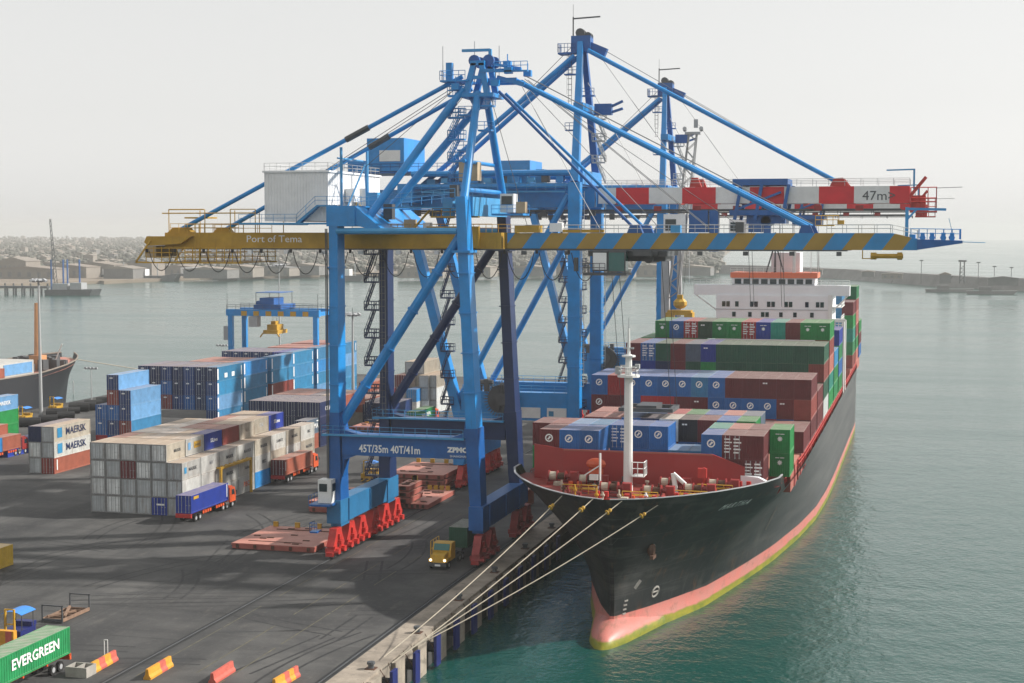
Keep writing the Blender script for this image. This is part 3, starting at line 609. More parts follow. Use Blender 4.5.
b = MB(); b.box(lx2(47)-1,lx2(47)+1.6,Y0-1.2,Y1+1.2,46.3,49.4); b.build('upper_beam', B, C2)
b = MB(); b.box(BS-1,BS+1,Y0+1,Y1-1,49.2,51.4); b.build('upper_beam', B, C2); b = MB(); b.box(BS-.8,BS+.8,Y0+2,Y1-2,61,62.2); b.build('upper_beam', B, C2)
GY2 = (250.4, 256.6)
for y in GY2:
    MB().box(-40,.6,y-.8,y+.8,45.6,48.6).build('girder', B, C2)
    MB().prism([(1.2,46.15),(1.2,48.65),(49.9,48.65),(49.9,46.0)],1,y-.75,y+.75).build('boom', M['boomB'], C2)
    yy = y-1 if y < 253 else y+1
    MB().box(-38,48.6,min(yy,y),max(yy,y),45.0,45.2).rail([(-38,yy,44.4),(49.4,yy,44.4)],.55,5,.06).build('trolley_rail', M['dgrey'], C2)
    MB().rail([(1,yy+.2,48.75),(49.9,yy+.2,48.75)],1.1,2.4,.045).build('railing', M['galv'], C2)
    MB().tube((-1.2,253.5+(y-253.5)*.4,71),(39.2,y,49.2),.36,n=8).build('fore_stay', B, C2)
    MB().prism([(37.8,48.7),(38.4,49.9),(39.8,50.0),(40.8,48.7)],1,y-.4,y+.4).build('stay_bracket', M['red'], C2)
    MB().prism([(15.9,48.7),(16.2,50.2),(17.2,50.2),(17.8,48.7)],1,y-.35,y+.35).build('stay_bracket', M['red'], C2)
    MB().tube((-3.4,253.5+(y-253.5)*.4,70.2),(lx2(47)+.5,y,48.8),.42,n=8).build('back_stay', B, C2)
b = MB()
for x in (-39,-25,-12,4,14,24,34,44,49.4): b.box(x-.4,x+.4,GY2[0]+.8,GY2[1]-.8,46,48)
b.build('cross_beam', M['red'], C2)
q0 = pt(367,165,y=246.5); q1 = pt(404,165,y=246.5)
hh = MB().box(q0.x,q1.x,246.5,257.5,51.6,57.0).box(q0.x-4,q0.x,248,256,51.6,53.4).build('machinery_house', M['blue'], C2)
MB().box(q0.x+2.2,q0.x+5.8,246.42,246.5,53.2,55).build('sign_board', M['white'], hh)
MB().rail([(q0.x-4,246.4,51.7),(q1.x+9,246.4,51.7)],1.1,1.6,.05).box(q0.x-4,q1.x+14,246.2,258,51.2,51.5).build('walkway', D, C2)
for k in range(8): MB().box(-27+k*2.6,-25.6+k*2.6,247+(k%3),249+(k%3),49,50.2+(k%4)*.5).build('winch_machinery', M['lblue'], C2)

b = MB(); b.box(-4,-.8,252.3,254.7,70.8,73.4); b.beam((-1.2,253.5,71.8),(1.6,253.5,70.6),1.2,1.4); b.box(-5.4,-3.2,252.2,254.8,70.6,70.8); b.rail([(-6.2,252.2,70.8),(-3.4,252.2,70.8)],1.4,.6,.05); b.rail([(-6.2,254.8,70.8),(-6.2,252.2,70.8)],1.4,.6,.05); b.box(-6.2,-4,252.2,254.8,70.5,70.75); b.build('apex_frame', D, C2)
b = MB()
for yy in (252.9,254.1): b.tube((-2.6,yy-.25,73.9),(-2.6,yy+.25,73.9),.75,n=12); b.tube((-1.3,yy-.25,73.4),(-1.3,yy+.25,73.4),.6,n=12)
b.build('sheave', M['dgrey'], C2)
b = MB(); b.tube((-3.9,253.5,72),(-3.9,253.5,76.6),.12,n=5); b.beam((-4,253.5,76.3),(0.6,253.5,76.5),.22); b.tube((-3.9,253.5,76),(-3.9,253.5,78.6),.04,n=3); b.build('service_jib', M['dgrey'], C2)
b = MB(); b.box(-.2,2.6,252.8,254.2,60.6,62.4); b.beam((2.6,253.5,62.0),(4.4,253.5,62.8),.4); b.beam((2.4,253.5,61.0),(4.4,253.5,61.6),.4); b.build('boom_latch', D, C2)
ladder(C2, -4.2, 252.6, 62, 70.6, M['dgrey']); stair_tower(C2, -3, 260.6, 4, 48, M['shadeblue'], -1, 11); stair_tower(C2, -.6, 254, 49.5, 60, M['galv'], 1, 3)
stair_tower(C2, -21.5, Y0-.2, 5, 44, M['shadeblue'], -1, 9)
cr = MB()
for yy in (242.9, 243.6):
    for k in range(36):
        a = 2*math.pi*k/36; cr.tube((-13.2+1.0*math.cos(a),yy,14.7+1.0*math.sin(a)),(-13.2+3.0*math.cos(a),yy,14.7+3.0*math.sin(a)),.05,n=3)
cr.tube((-13.2,242.8,14.7),(-13.2,243.7,14.7),1.05,n=16); cr.tube((-13.2,243.0,14.7),(-13.2,243.5,14.7),2.35,n=24); cr.build('cable_reel', M['dgrey'], C2)
b = MB()
for k in range(6): b.box(-19+k*1.3,-18.2+k*1.3,243.9,244.9,15.8,16.6+(k%3)*.6)
b.tube((-18.5,244.4,17.2),(-15,244.4,17.2),.5,n=8); b.build('drive_unit', M['dgrey'], C2)
b = MB(); b.box(22.8,31.4,249.2,257.8,48.9,49.9)
for x in (23.2,26.4,30.6): b.beam((x+1,249.2,49),(x,249.2,43.5),.5); b.beam((x+1,257.8,49),(x,257.8,43.5),.5)
b.beam((23.2,249.2,45),(30.4,249.2,47.8),.35); b.box(22.4,31.6,249,258,44.2,45.0); b.box(25,31,250,257,42.9,44.2); b.tube((28,250,43.3),(28,257,43.3),.8,n=10); tr2 = b.build('trolley', D, C2)
cb = MB().box(12.0,15.5,248.6,250.2,41.2,44.4).build('operator_cab', M['lgrey'], tr2); MB().box(12.3,14,248.5,248.6,41.8,43.6).build('window', M['glass'], cb)
b = MB(); b.box(16,19,249,257,41.5,45); b.box(19.2,20.6,249.2,251,38.5,45); b.build('trolley_tower', D, C2)
b = MB()
for (x,y) in ((25,251),(25,256),(30,251),(30,256)): b.tube((x,y,43.4),(x,y+6,29.5),.05,n=3)
b.build('hoist_rope', M['dgrey'], C2)
b = MB(); b.beam((49.9,250,47),(52.3,250,50.0),.5); b.box(49.9,54.0,249.6,257.4,44.6,44.8); b.rail([(50.1,249.7,44.8),(53.9,249.7,44.8),(53.9,257.3,44.8)],3.6,1.3,.09); b.tube((50.1,249.7,46.2),(53.9,249.7,46.2),.1,n=4); b.box(50.1,52.3,250.4,256.8,44.8,47.2); b.tube((51.1,249.8,45.7),(51.1,257,45.7),.6,n=10); b.build('boom_tip', M['red'], C2)
jx = pt(914,187,y=253.5).x; b = MB(); b.beam((jx,253.5,48.2),(jx,253.5,51.4),.3); b.beam((jx+.1,253.5,51.3),(jx-4.2,253.5,51.2),.22); b.build('service_jib', M['lblue'], C2); b = MB(); b.tube((54.0,253.5,48.4),(57.7,253.5,48.5),.05,n=3); b.build('aerial', M['dgrey'], C2)
text_on('47m>', 2.05, pt(879,196,y=249.62), (1,0,0), C2, M['dgrey'], squeeze=1.05)
for y in (Y0, Y1):
    for z in (20,28,36): MB().box(BS-1.1,BS+1.1,y-1.1,y+1.1,z,z+.16).build('flange', B, C2)
    ladder(C2, BS+1.3, y-.4, 17, 48, M['galv'])
for k in range(12): MB().box(-30+k*2.7,-29+k*2.7,249.3,250.2,44.2,45.5-(k%3)*.3).build('hanger', M['dgrey'], C2)
for k in range(7): MB().box(4+k*6.3,5.2+k*6.3,249.3,249.7,44.9,45.7).build('hanger', M['dred'], C2)
for k,(x0,z0,x1,z1) in enumerate(((-2,73,38,49.6),(-1.2,72.6,16,49),(-4,72,-26,51),(-1.6,66,8,49))): MB().tube((x0,253+.4*k,z0),(x1,252.6+.4*k,z1),.055,n=3).build('stay_rope', M['dgrey'], C2)
for (x,z) in ((-3.6,58),(-1.0,63.5),(-3.8,67)): MB().box(x-1.1,x+1.1,251.2,252.4,z,z+.2).rail([(x-1.1,251.2,z+.2),(x+1.1,251.2,z+.2)],1.1,.8,.06).build('mast_landing', D, C2)
for k in range(9): MB().box(-24+k*2.4,-22.8+k*2.4,245.2,246.4,49.5,50.3+(k%3)*.5).build('switch_box', M[('lblue','dgrey','blue')[k%3]], C2)
MB().rail([(-27,244.2,48.2),(-3,244.2,48.2)],1.1,1.6,.06).box(-27,-3,244,244.8,47.9,48.1).build('walkway', M['lblue'], C2)
C3 = copy_tree(C2)
for o in [o for o in C3.children if o.name.startswith('lettering')]: bpy.data.objects.remove(o)
C3.location.y += 84; C3['label'] = 'blue quay crane with red and white boom, standing farthest along the berth'

# ------------------------------------------------------------------ mobile harbour crane behind
mc = empty('harbour_crane', (-9.5, 318, 0), 'mobile harbour crane with grey tower and lattice jib holding a green container', 'crane')
MB().box(-14,-5,310,326,1.2,3).box(-12,-7,312,324,3,6).build('undercarriage', M['dgrey'], mc)
p0 = pt(665.5,334,y=318)
MB().box(p0.x-.8,p0.x+.8,317,319,5,37.5).box(p0.x+2.4,p0.x+3.3,317,318,8,39).build('tower', M['grey'], mc)
jt = pt(693,133,y=304); jb = Vector((p0.x+1.6,317,28)); b = MB()
for s, t_ in ((-1,-1),(-1,1),(1,-1),(1,1)):
    b.tube(jb+Vector((s*1.0,t_*.9,0)), jt+Vector((s*.75,t_*.6,0)), .13, n=4)
for k in range(20):
    f0, f1 = k/20, (k+1)/20
    for t_ in (-1,1):
        a = jb.lerp(jt,f0)+Vector((-1+.2*f0,t_*.8,0)); c = jb.lerp(jt,f1)+Vector((1-.2*f1,t_*.8,0))
        if k % 2: a = jb.lerp(jt,f0)+Vector((1-.2*f0,t_*.8,0)); c = jb.lerp(jt,f1)+Vector((-1+.2*f1,t_*.8,0))
        b.tube(a,c,.08,n=3)
b.build('lattice_jib', M['grey'], mc)
b = MB(); b.box(jt.x-1.5,jt.x+1.5,jt.y-.7,jt.y+.7,jt.z-.3,jt.z+.2); b.tube((jt.x-1.6,jt.y-.3,jt.z+.9),(jt.x-1.6,jt.y+.3,jt.z+.6),.4,n=10); b.tube((jt.x+1.6,jt.y-.3,jt.z+.9),(jt.x+1.6,jt.y+.3,jt.z+.6),.4,n=10); b.box(jt.x+.2,jt.x+1,jt.y-.4,jt.y+.4,jt.z+1,jt.z+2.6); b.build('jib_head', M['grey'], mc)
sc = pt(680,322,y=303); b = MB()
for s in (-.9,.9): b.tube((jt.x+s,jt.y,jt.z),(sc.x+s*.6,303,sc.z+5.2),.05,n=3)
b.build('hoist_rope', M['dgrey'], mc)
b = MB(); b.sphere((sc.x,303,sc.z+3.6),1.4,1.2,1.1,8,5); b.box(sc.x-2.3,sc.x+2.3,301.8,304.2,sc.z+1.4,sc.z+2.3); b.box(sc.x-2.6,sc.x-1.2,301.5,304.5,sc.z+.7,sc.z+1.9); b.box(sc.x+1.0,sc.x+2.6,301.5,304.5,sc.z+.7,sc.z+1.9); b.box(sc.x-.5,sc.x+.5,302.4,303.6,sc.z+4.4,sc.z+5.3); b.build('spreader', M['yellow'], mc)
# ================================================================== containers
W_ = 2.438
CM = {}
def cont_mesh(L, H, front):
    k = ('b', L, H, front)
    if k in CM: return CM[k]
    b = MB(); w = W_/2; y1 = L
    for x in (-w, w-.16):
        for y in (0, L-.16): b.box(x, x+.16, y, y+.16, 0, H, 1 if front == 'door' and y == 0 else 0)
    for x in (-w+.01, w-.11):
        b.box(x, x+.10, .16, L-.16, H-.14, H-.01); b.box(x, x+.10, .16, L-.16, .01, .18)
    for y in (.01, L-.11):
        b.box(-w+.16, w-.16, y, y+.1, H-.13, H-.01, 1 if front == 'door' and y < 1 else 0); b.box(-w+.16, w-.16, y, y+.1, .01, .17, 1 if front == 'door' and y < 1 else 0)
    n = 15 if L < 8 else 30
    for s in (-1, 1):
        vs = []; fs = []; st = (L-.32)/n
        for i in range(n):
            y = .16+i*st
            for dy, dx in ((0,.035),(st*.28,.035),(st*.42,.085),(st*.86,.085)):
                vs += [(s*(w-dx), y+dy, .17), (s*(w-dx), y+dy, H-.13)]
        vs += [(s*(w-.035), L-.16, .17), (s*(w-.035), L-.16, H-.13)]
        for i in range(len(vs)//2-1): fs.append((2*i, 2*i+2, 2*i+3, 2*i+1) if s > 0 else (2*i, 2*i+1, 2*i+3, 2*i+2))
        b.add(vs, fs)
    # roof with shallow ribs
    n = 12 if L < 8 else 24; vs = []; fs = []; st = (L-.2)/n
    for i in range(n):
        y = .1+i*st
        for dy, dz in ((0,.05),(st*.35,.05),(st*.45,.025),(st*.9,.025)): vs += [(-w+.08, y+dy, H-dz), (w-.08, y+dy, H-dz)]
    vs += [(-w+.08, L-.1, H-.05), (w-.08, L-.1, H-.05)]
    for i in range(len(vs)//2-1): fs.append((2*i, 2*i+1, 2*i+3, 2*i+2))
    b.add(vs, fs); b.add([(-w+.1,.1,.16),(w-.1,.1,.16),(w-.1,L-.1,.16),(-w+.1,L-.1,.16)], [(0,3,2,1)])
    def endwall(y, s):
        n = 8; vs = []; fs = []; st = (2*w-.32)/n
        for i in range(n):
            x = -w+.16+i*st
            for dx, dy in ((0,.03),(st*.3,.03),(st*.42,.08),(st*.86,.08)): vs += [(x+dx, y+s*dy, .17), (x+dx, y+s*dy, H-.13)]
        vs += [(w-.16, y+s*.03, .17), (w-.16, y+s*.03, H-.13)]
        for i in range(len(vs)//2-1): fs.append((2*i, 2*i+1, 2*i+3, 2*i+2) if s < 0 else (2*i, 2*i+2, 2*i+3, 2*i+1))
        b.add(vs, fs)
    if front == 'door': b.add([(-w+.16,.16,.17),(w-.16,.16,.17),(w-.16,.16,H-.13),(-w+.16,.16,H-.13)], [(0,1,2,3)])
    else: endwall(0, 1)
    endwall(L, -1)
    me = b.mesh('shipping_container'); me.materials.append(None)
    if front == 'door': me.materials.append(M['frame'])
    CM[k] = me; return me
def door_mesh(H, s):
    k = ('d', H, s)
    if k in CM: return CM[k]
    b = MB(); x0, x1 = (-W_/2+.165, -.008) if s < 0 else (.008, W_/2-.165); h0, h1 = .18, H-.14
    b.box(x0, x1, .07, .12, h0, h1); n = 4; st = (h1-h0-.2)/n
    for i in range(n): b.box(x0+.06, x1-.06, .045, .07, h0+.1+i*st+.06, h0+.1+(i+1)*st-.06)
    me = b.mesh('door'); me.materials.append(None); CM[k] = me; return me
def rod_mesh(H, s):
    k = ('r', H, s)
    if k in CM: return CM[k]
    b = MB()
    for x in (.32, .82):
        b.tube((s*x,.02,.08),(s*x,.02,H-.06),.042,n=5); b.box(s*x-.06,s*x+.06,.0,.05,.1,.26); b.box(s*x-.05,s*x+.05,.0,.05,H-.28,H-.12); b.box(s*x-.05,s*x+.2 if s>0 else s*x+.05,.0,.03,1.15,1.22)
    me = b.mesh('lock_rod'); me.materials.append(M['galv']); CM[k] = me; return me
def ring_mesh(r, kind):
    k = ('e', r, kind)
    if k in CM: return CM[k]
    b = MB(); n = 20; y = -.004
    if kind == 'ring':
        vs = []; fs = []
        for i in range(n):
            a = 2*math.pi*i/n
            for q in (r, r*.68): vs += [(q*math.cos(a), y, q*math.sin(a))]
        for i in range(n):
            j = (i+1) % n; fs.append((2*i, 2*i+1, 2*j+1, 2*j))
        b.add(vs, fs); b.beam((-r*.35,y,-r*.35),(r*.42,y,r*.30),.01,r*.36); b.beam((-r*.1,y-.002,-r*.45),(r*.1,y-.002,r*.45),.01,r*.2)
    elif kind == 'star':
        pts = []
        for i in range(16):
            a = 2*math.pi*i/16; q = r if i % 2 == 0 else r*.55; pts.append((q*math.cos(a), q*math.sin(a)))
        b.prism(pts, 1, y-.008, y); b.box(-r*1.5,-r*.0-.05,y-.006,y,r*1.5,r*1.75); b.box(.05,r*1.5,y-.006,y,r*1.5,r*1.75)
    elif kind == 'mark':
        b.box(-.75,-.45,y-.006,y,.25,.45); b.box(-.38,-.1,y-.006,y,.25,.45)
    elif kind == 'rows':
        for i, ww in enumerate((.7,.9,.55,.8,.6)): b.box(-.95,-.95+ww,y-.006,y,.95-i*.38,1.1-i*.38); b.box(.15,.15+ww,y-.006,y,.95-i*.4,1.13-i*.4)
    elif kind == 'label':
        b.box(.3,.95,y-.006,y,.55,.8)
    elif kind == 'tall':
        b.box(-.3,-.1,y-.006,y,-.4,.9); b.box(.2,.9,y-.006,y,.55,.8); b.box(.2,.9,y-.006,y,-.1,.2)
    me = b.mesh('emblem'); me.materials.append(None); CM[k] = me; return me
def linked(name, me, m, parent, loc=(0,0,0), rot=0):
    o = bpy.data.objects.new(name, me); COL.objects.link(o); o.parent = parent; o.location = loc; o.rotation_euler = (0,0,rot)
    if m is not None: o.material_slots[0].link = 'OBJECT'; o.material_slots[0].material = m
    return o
def container(L, H, col, x, y, z, label, group, front='plain', marks=(), rot=0, doorcol=None, name='shipping_container'):
    o = linked(name, cont_mesh(L, H, front), M['c_'+col], None, (x, y, z), rot)
    tag(o, label, 'container', group)
    if front == 'door':
        if (doorcol or col) not in ('grey','dgrey','white','cream'): o.material_slots[1].link = 'OBJECT'; o.material_slots[1].material = M['c_'+(doorcol or col)]
        for s in (-1, 1):
            d = linked('door', door_mesh(H, s), M['c_'+(doorcol or col)], o); linked('lock_rod', rod_mesh(H, s), None, d)
    for mk in marks:
        if mk[0] == 'text':          # on the long +x side
            _, body, size, yy, zz, mm, sq = mk
            me = text_mesh(body, size, 0, size*.012, sq)
            key = ('ts', body, size, sq, mm)
            if key not in CM:
                c2 = me.copy()
                for v in c2.vertices: v.co = Vector((W_/2-.02+v.co.z, v.co.x, v.co.y))
                c2.materials.clear(); c2.materials.append(M[mm]); CM[key] = c2
            linked('lettering', CM[key], None, o, (0, yy, zz))
        elif mk[0] == 'ftext':
            _, body, size, xx, zz, mm = mk
            key = ('tf', body, size, mm)
            if key not in CM:
                c2 = text_mesh(body, size, 0, size*.012, 1).copy()
                for v in c2.vertices: v.co = Vector((v.co.x, -v.co.z-.002, v.co.y))
                c2.materials.clear(); c2.materials.append(M[mm]); CM[key] = c2
            linked('lettering', CM[key], None, o, (xx, 0, zz))
        elif mk[0] == 'panel':       # coloured square on the +x side
            _, yy, zz, sy, sz, mm = mk
            key = ('pn', sy, sz, mm)
            if key not in CM:
                c2 = MB().box(W_/2-.03, W_/2-.015, -sy/2, sy/2, -sz/2, sz/2).mesh('emblem'); c2.materials.append(M[mm]); CM[key] = c2
            linked('emblem', CM[key], None, o, (0, yy, zz))
        else:
            linked('emblem', ring_mesh(mk[1], mk[0]), M[mk[4]], o, (mk[2], 0, mk[3]))
    return o
def cname(c): return CN.get(c, c)
ORD = ['first','second','third','fourth','fifth','sixth','seventh','eighth','ninth','tenth','eleventh','twelfth','thirteenth']

# ================================================================== the container ship
SHIP = empty('container_ship', (21, 280, WZ), 'large black hulled container ship with pink boot topping moored along the quay', 'ship')
def lerp_tab(t, x):
    if x <= t[0][0]: return t[0][1]
    for (a, fa), (b_, fb) in zip(t[:-1], t[1:]):
        if x <= b_: return fa + (fb-fa)*(x-a)/(b_-a)
    return t[-1][1]
HD = [(0,.25),(1,3.0),(2.5,5.2),(5,7.9),(8,10.4),(12,12.9),(16,14.8),(20,16.0),(25,16.1),(30,16.1),(400,16.1)]
HW = [(0,.2),(5,2.3),(10,4.1),(18,6.8),(32,9.4),(47,11.8),(63,13.8),(80,15.3),(97,15.9),(115,16.1),(400,16.1)]
HWB = [(0,.5),(2,1.6),(5,3.2),(10,4.9),(18,7.2),(32,9.4),(400,9.4)]
YST = [(-7,170.5),(-3.9,170.5),(-1.5,170.8),(1,170.4),(4,169.2),(8,167.2),(10,166.0),(12.9,164.2)]
def xc(y): return 21 - 1.0*(max(0, 215-y)/50)**1.5
def xcz(y, z): return xc(y) - 1.0*(max(0, 215-y)/50)**1.5*max(0, min(1, (11-z)/13))
def hb(y, z):
    a = y - lerp_tab(YST, z)
    q = max(0, min(1, (y-179)/12)); q = q*q*(3-2*q); t = max(0, min(1, (z-WZ)/(12.9-2.6*q-WZ)))
    s = min(1, max(0, (y-205)/40)); p = 2.0*(1-s)+1.0*s
    hw = lerp_tab(HW, a); hw = hw + (max(hw, lerp_tab(HWB, a))-hw)*math.exp(-max(0, z-WZ)/1.1)
    r = hw + (lerp_tab(HD, a)-hw)*t**p
    if y > 365:
        k = (y-365)/43; zz = max(0, min(1, (z-WZ)/(10-WZ)))
        r *= 1 - (k**2)*(.18 + .62*(1-zz))
    return max(0, r)
def ztop(y):
    if y < 187.5: return 12.9
    return 10.0 + 0.9*max(0, 1-(y-187.5)/30)
def hull_mat():
    m = bpy.data.materials.new('ship_hull_paint'); m.use_nodes = True; t = m.node_tree; N = t.nodes; L = t.links; b = N['Principled BSDF']; b.inputs['Roughness'].default_value = .42; b.inputs['Specular IOR Level'].default_value = .25
    tc = N.new('ShaderNodeTexCoord'); sp = N.new('ShaderNodeSeparateXYZ'); L.new(tc.outputs['Object'], sp.inputs[0])
    def noise(sc, mp=(1,1,1), det=5):
        a = N.new('ShaderNodeMapping'); a.inputs['Scale'].default_value = mp; L.new(tc.outputs['Object'], a.inputs[0]); n = N.new('ShaderNodeTexNoise'); n.inputs['Scale'].default_value = sc; n.inputs['Detail'].default_value = det; n.inputs['Roughness'].default_value = .65
        L.new(a.outputs[0], n.inputs['Vector']); return n.outputs[0]
    def mr(f, lo, hi, a=0, c=1):
        r = N.new('ShaderNodeMapRange'); r.inputs[1].default_value = lo; r.inputs[2].default_value = hi; r.inputs[3].default_value = a; r.inputs[4].default_value = c; L.new(f, r.inputs[0]); return r.outputs[0]
    def mix(f, a, c):
        x = N.new('ShaderNodeMix'); x.data_type = 'RGBA'; L.new(f, x.inputs[0])
        for i, q in ((6,a),(7,c)):
            if isinstance(q, tuple): x.inputs[i].default_value = (*q,1)
            else: L.new(q, x.inputs[i])
        return x.outputs[2]
    def add(a, k, bb):
        x = N.new('ShaderNodeMath'); x.operation = 'MULTIPLY_ADD'; L.new(a, x.inputs[0]); x.inputs[1].default_value = k; L.new(bb, x.inputs[2]); return x.outputs[0]
    blk = mix(mr(noise(.12,(1,1,.5)),.4,.7), (.005,.007,.008), (.014,.016,.018))
    blk = mix(mr(noise(.5,(.4,.12,1.6)),.52,.74,0,.75), blk, (.075,.073,.066))
    blk = mix(mr(noise(.8,(1,.9,.10),6),.58,.72,0,.8), blk, (.11,.05,.022))
    br = N.new('ShaderNodeTexBrick'); br.inputs['Scale'].default_value = 1; br.inputs['Brick Width'].default_value = 9; br.inputs['Row Height'].default_value = 2.4; br.inputs['Mortar Size'].default_value = .035; br.inputs['Mortar Smooth'].default_value = .3
    cb_ = N.new('ShaderNodeCombineXYZ'); L.new(sp.outputs['Y'], cb_.inputs[0]); L.new(sp.outputs['Z'], cb_.inputs[1]); L.new(cb_.outputs[0], br.inputs['Vector'])
    blk = mix(mr(br.outputs['Fac'],0,1,0,.85), blk, (.05,.052,.052))
    blk = mix(mr(noise(.5,(1.2,1.0,.05),4),.56,.68,0,.75), blk, (.06,.058,.052))
    aft = mr(sp.outputs['Y'], -85, -30); blk = mix(aft, blk, mix(mr(noise(.3,(.5,.08,2)),.35,.7), (.045,.045,.048), (.10,.098,.095)))
    pink = mix(mr(noise(.35,(1,.5,1)),.35,.7), (.56,.17,.14), (.46,.20,.17)); pink = mix(mr(noise(1.2,(1,.3,.6)),.55,.72,0,.85), pink, (.26,.13,.09))
    alg = mix(mr(noise(.8,(1,.4,1)),.35,.7), (.27,.24,.015), (.10,.14,.012))
    z = add(noise(.7,(1,.4,1)), .7, sp.outputs['Z'])
    c = mix(mr(z, 1.0, 1.25), alg, pink)
    z2 = add(noise(.9,(1,1,1)), .08, sp.outputs['Z'])
    trim = N.new('ShaderNodeMath'); trim.operation = 'MULTIPLY_ADD'; L.new(sp.outputs['Y'], trim.inputs[0]); trim.inputs[1].default_value = .0035; L.new(z2, trim.inputs[2])
    c = mix(mr(trim.outputs[0], 2.13, 2.17), c, blk)
    L.new(c, b.inputs['Base Color'])
    bp = N.new('ShaderNodeBump'); bp.inputs['Strength'].default_value = .35; bp.inputs['Distance'].default_value = .12; L.new(noise(.35,(1,1,1),3), bp.inputs['Height']); L.new(bp.outputs[0], b.inputs['Normal'])
    return m
M['hull'] = hull_mat()
NS, NT = 64, 16
b = MB(); rows = []
for j in range(NT+1):
    t = j/NT; row = []
    for i in range(NS+1):
        s = i/NS; g = s**2.2
        # y from the stem of this level to the stern
        zt = 12.9; z0 = -6.5
        zz = z0 + (zt-z0)*t
        ys = lerp_tab(YST, zz); y = ys + (408-ys)*g
        top = ztop(y); z = z0 + (top-z0)*t
        row.append((y, z))
    rows.append(row)
for side in (-1, 1):
    vs = [(xcz(y,z)+side*hb(y,z), y, z) for row in rows for (y,z) in row]; fs = []
    for j in range(NT):
        for i in range(NS):
            a = j*(NS+1)+i; q = (a, a+1, a+NS+2, a+NS+1); fs.append(q if side > 0 else tuple(reversed(q)))
    b.add(vs, fs)
n = NS+1; base = 0; tot = (NT+1)*n
vs = []; fs = []
for j in range(NT+1): vs += [b.v[j*n+NS], b.v[tot+j*n+NS]]
for j in range(NT): fs.append((2*j, 2*j+1, 2*j+3, 2*j+2))
b.add(vs, fs)
vs = []; fs = []
for j in range(NT+1): vs += [b.v[j*n], b.v[tot+j*n]]
for j in range(NT): fs.append((2*j, 2*j+2, 2*j+3, 2*j+1))
b.add(vs, fs)
hull = b.build('hull', M['hull'], SHIP, smooth=True)
# bulbous bow
b = MB(); nn, mm = 18, 16
vs = []; fs = []
for i in range(nn+1):
    t = i/nn; y = 165.2 + 14*t; rx = 1.7*math.sqrt(max(0, 1-(1-min(1,t*3))**2))+3.1*max(0,t-.12); zc_ = -4.3 + .3*t; rz = 2.75*math.sqrt(max(0, 1-(1-min(1,t*2.0))**2))*(1-.18*t)
    for k in range(mm):
        a = 2*math.pi*k/mm; vs.append((xcz(max(y,168),-4)+rx*math.cos(a), y, zc_+rz*math.sin(a)))
for i in range(nn):
    for k in range(mm):
        j = (k+1) % mm; fs.append((i*mm+k, i*mm+j, (i+1)*mm+j, (i+1)*mm+k))
b.add(vs, fs); b.build('bulbous_bow', M['hull'], SHIP, smooth=True)
# decks
def deck_poly(y0, y1, z, step, inset):
    vs = []; fs = []; y = y0; k = 0
    while y <= y1+.01:
        h = max(0.02, hb(y, z)-inset); vs += [(xc(y)-h, y, z), (xc(y)+h, y, z)]; k += 1; y += step
    for i in range(k-1): fs.append((2*i, 2*i+1, 2*i+3, 2*i+2))
    return vs, fs
b = MB(); b.add(*deck_poly(165.4, 188, 11.75, 1.5, .1)); vs, fs = deck_poly(165.4, 188, 11.75, 1.5, .1)
n0 = len(b.v); vs = []; fs = []
for k in range(9): z = 8.6+k*.39; h = hb(187.9,z)-.25; vs += [(xcz(187.9,z)-h,187.9,z),(xcz(187.9,z)+h,187.9,z)]
for k in range(8): fs.append((2*k,2*k+1,2*k+3,2*k+2))
b.add(vs, fs); b.build('forecastle_deck', M['deckred'], SHIP)
b = MB(); b.add(*deck_poly(187.6, 407, 8.8, 3, .15)); b.build('main_deck', M['deckred'], SHIP)
# bulwark cap rail
b = MB()
for s in (-1, 1):
    pts = []; y = 164.25
    while y <= 187.4: pts.append((xc(y)+s*(hb(y,12.9)), y, 12.93)); y += .9
    for p, q in zip(pts[:-1], pts[1:]): b.beam(p, q, .22, .09)
b.build('bulwark_rail', M['grey'], SHIP)
b = MB()
for s in (-1, 1):
    y = 188.5; pts = []
    while y < 402: pts.append((xc(y)+s*(hb(y,10)-.25), y, ztop(y)-.05)); y += 4.5
    MB().rail(pts, 1.15, 1.8, .07).build('deck_railing', M['red'], SHIP)
b = MB()
for y0 in (204, 214, 222, 240, 252, 266, 280, 294, 308, 322):
    b.box(36.0,36.7,y0,y0+1.2,8.8,11.6); b.box(5.3,6.0,y0,y0+1.2,8.8,11.6); b.beam((36.3,y0+2,8.9),(36.3,y0+3.8,11.7),.16); b.tube((36.7,y0+5,8.9),(36.7,y0+5,11.6),.12,n=5)
    b.beam((36.5,y0+4,11.4),(36.5,y0+7,11.4),.3)
b.build('lashing_post', M['dred'], SHIP)
# hatch covers under the bays
for (ya, yb) in ((184.2,198),(199,212.2),(213,225.4),(226.4,239.3),(240,252.5),(253.4,266.4),(267,281),(282,295),(296,309.5),(310.5,323.5),(349,363),(364.5,377.5),(380,395)):
    wv = 15.6 if ya > 190 else 14.8
    MB().box(21-wv if ya > 190 else 7.3, 21+wv if ya > 190 else 34.6, ya, yb, 8.8 if ya > 190 else 11.76, 11.78 if ya > 190 else 11.95).build('hatch_cover', M['hatch'], SHIP)
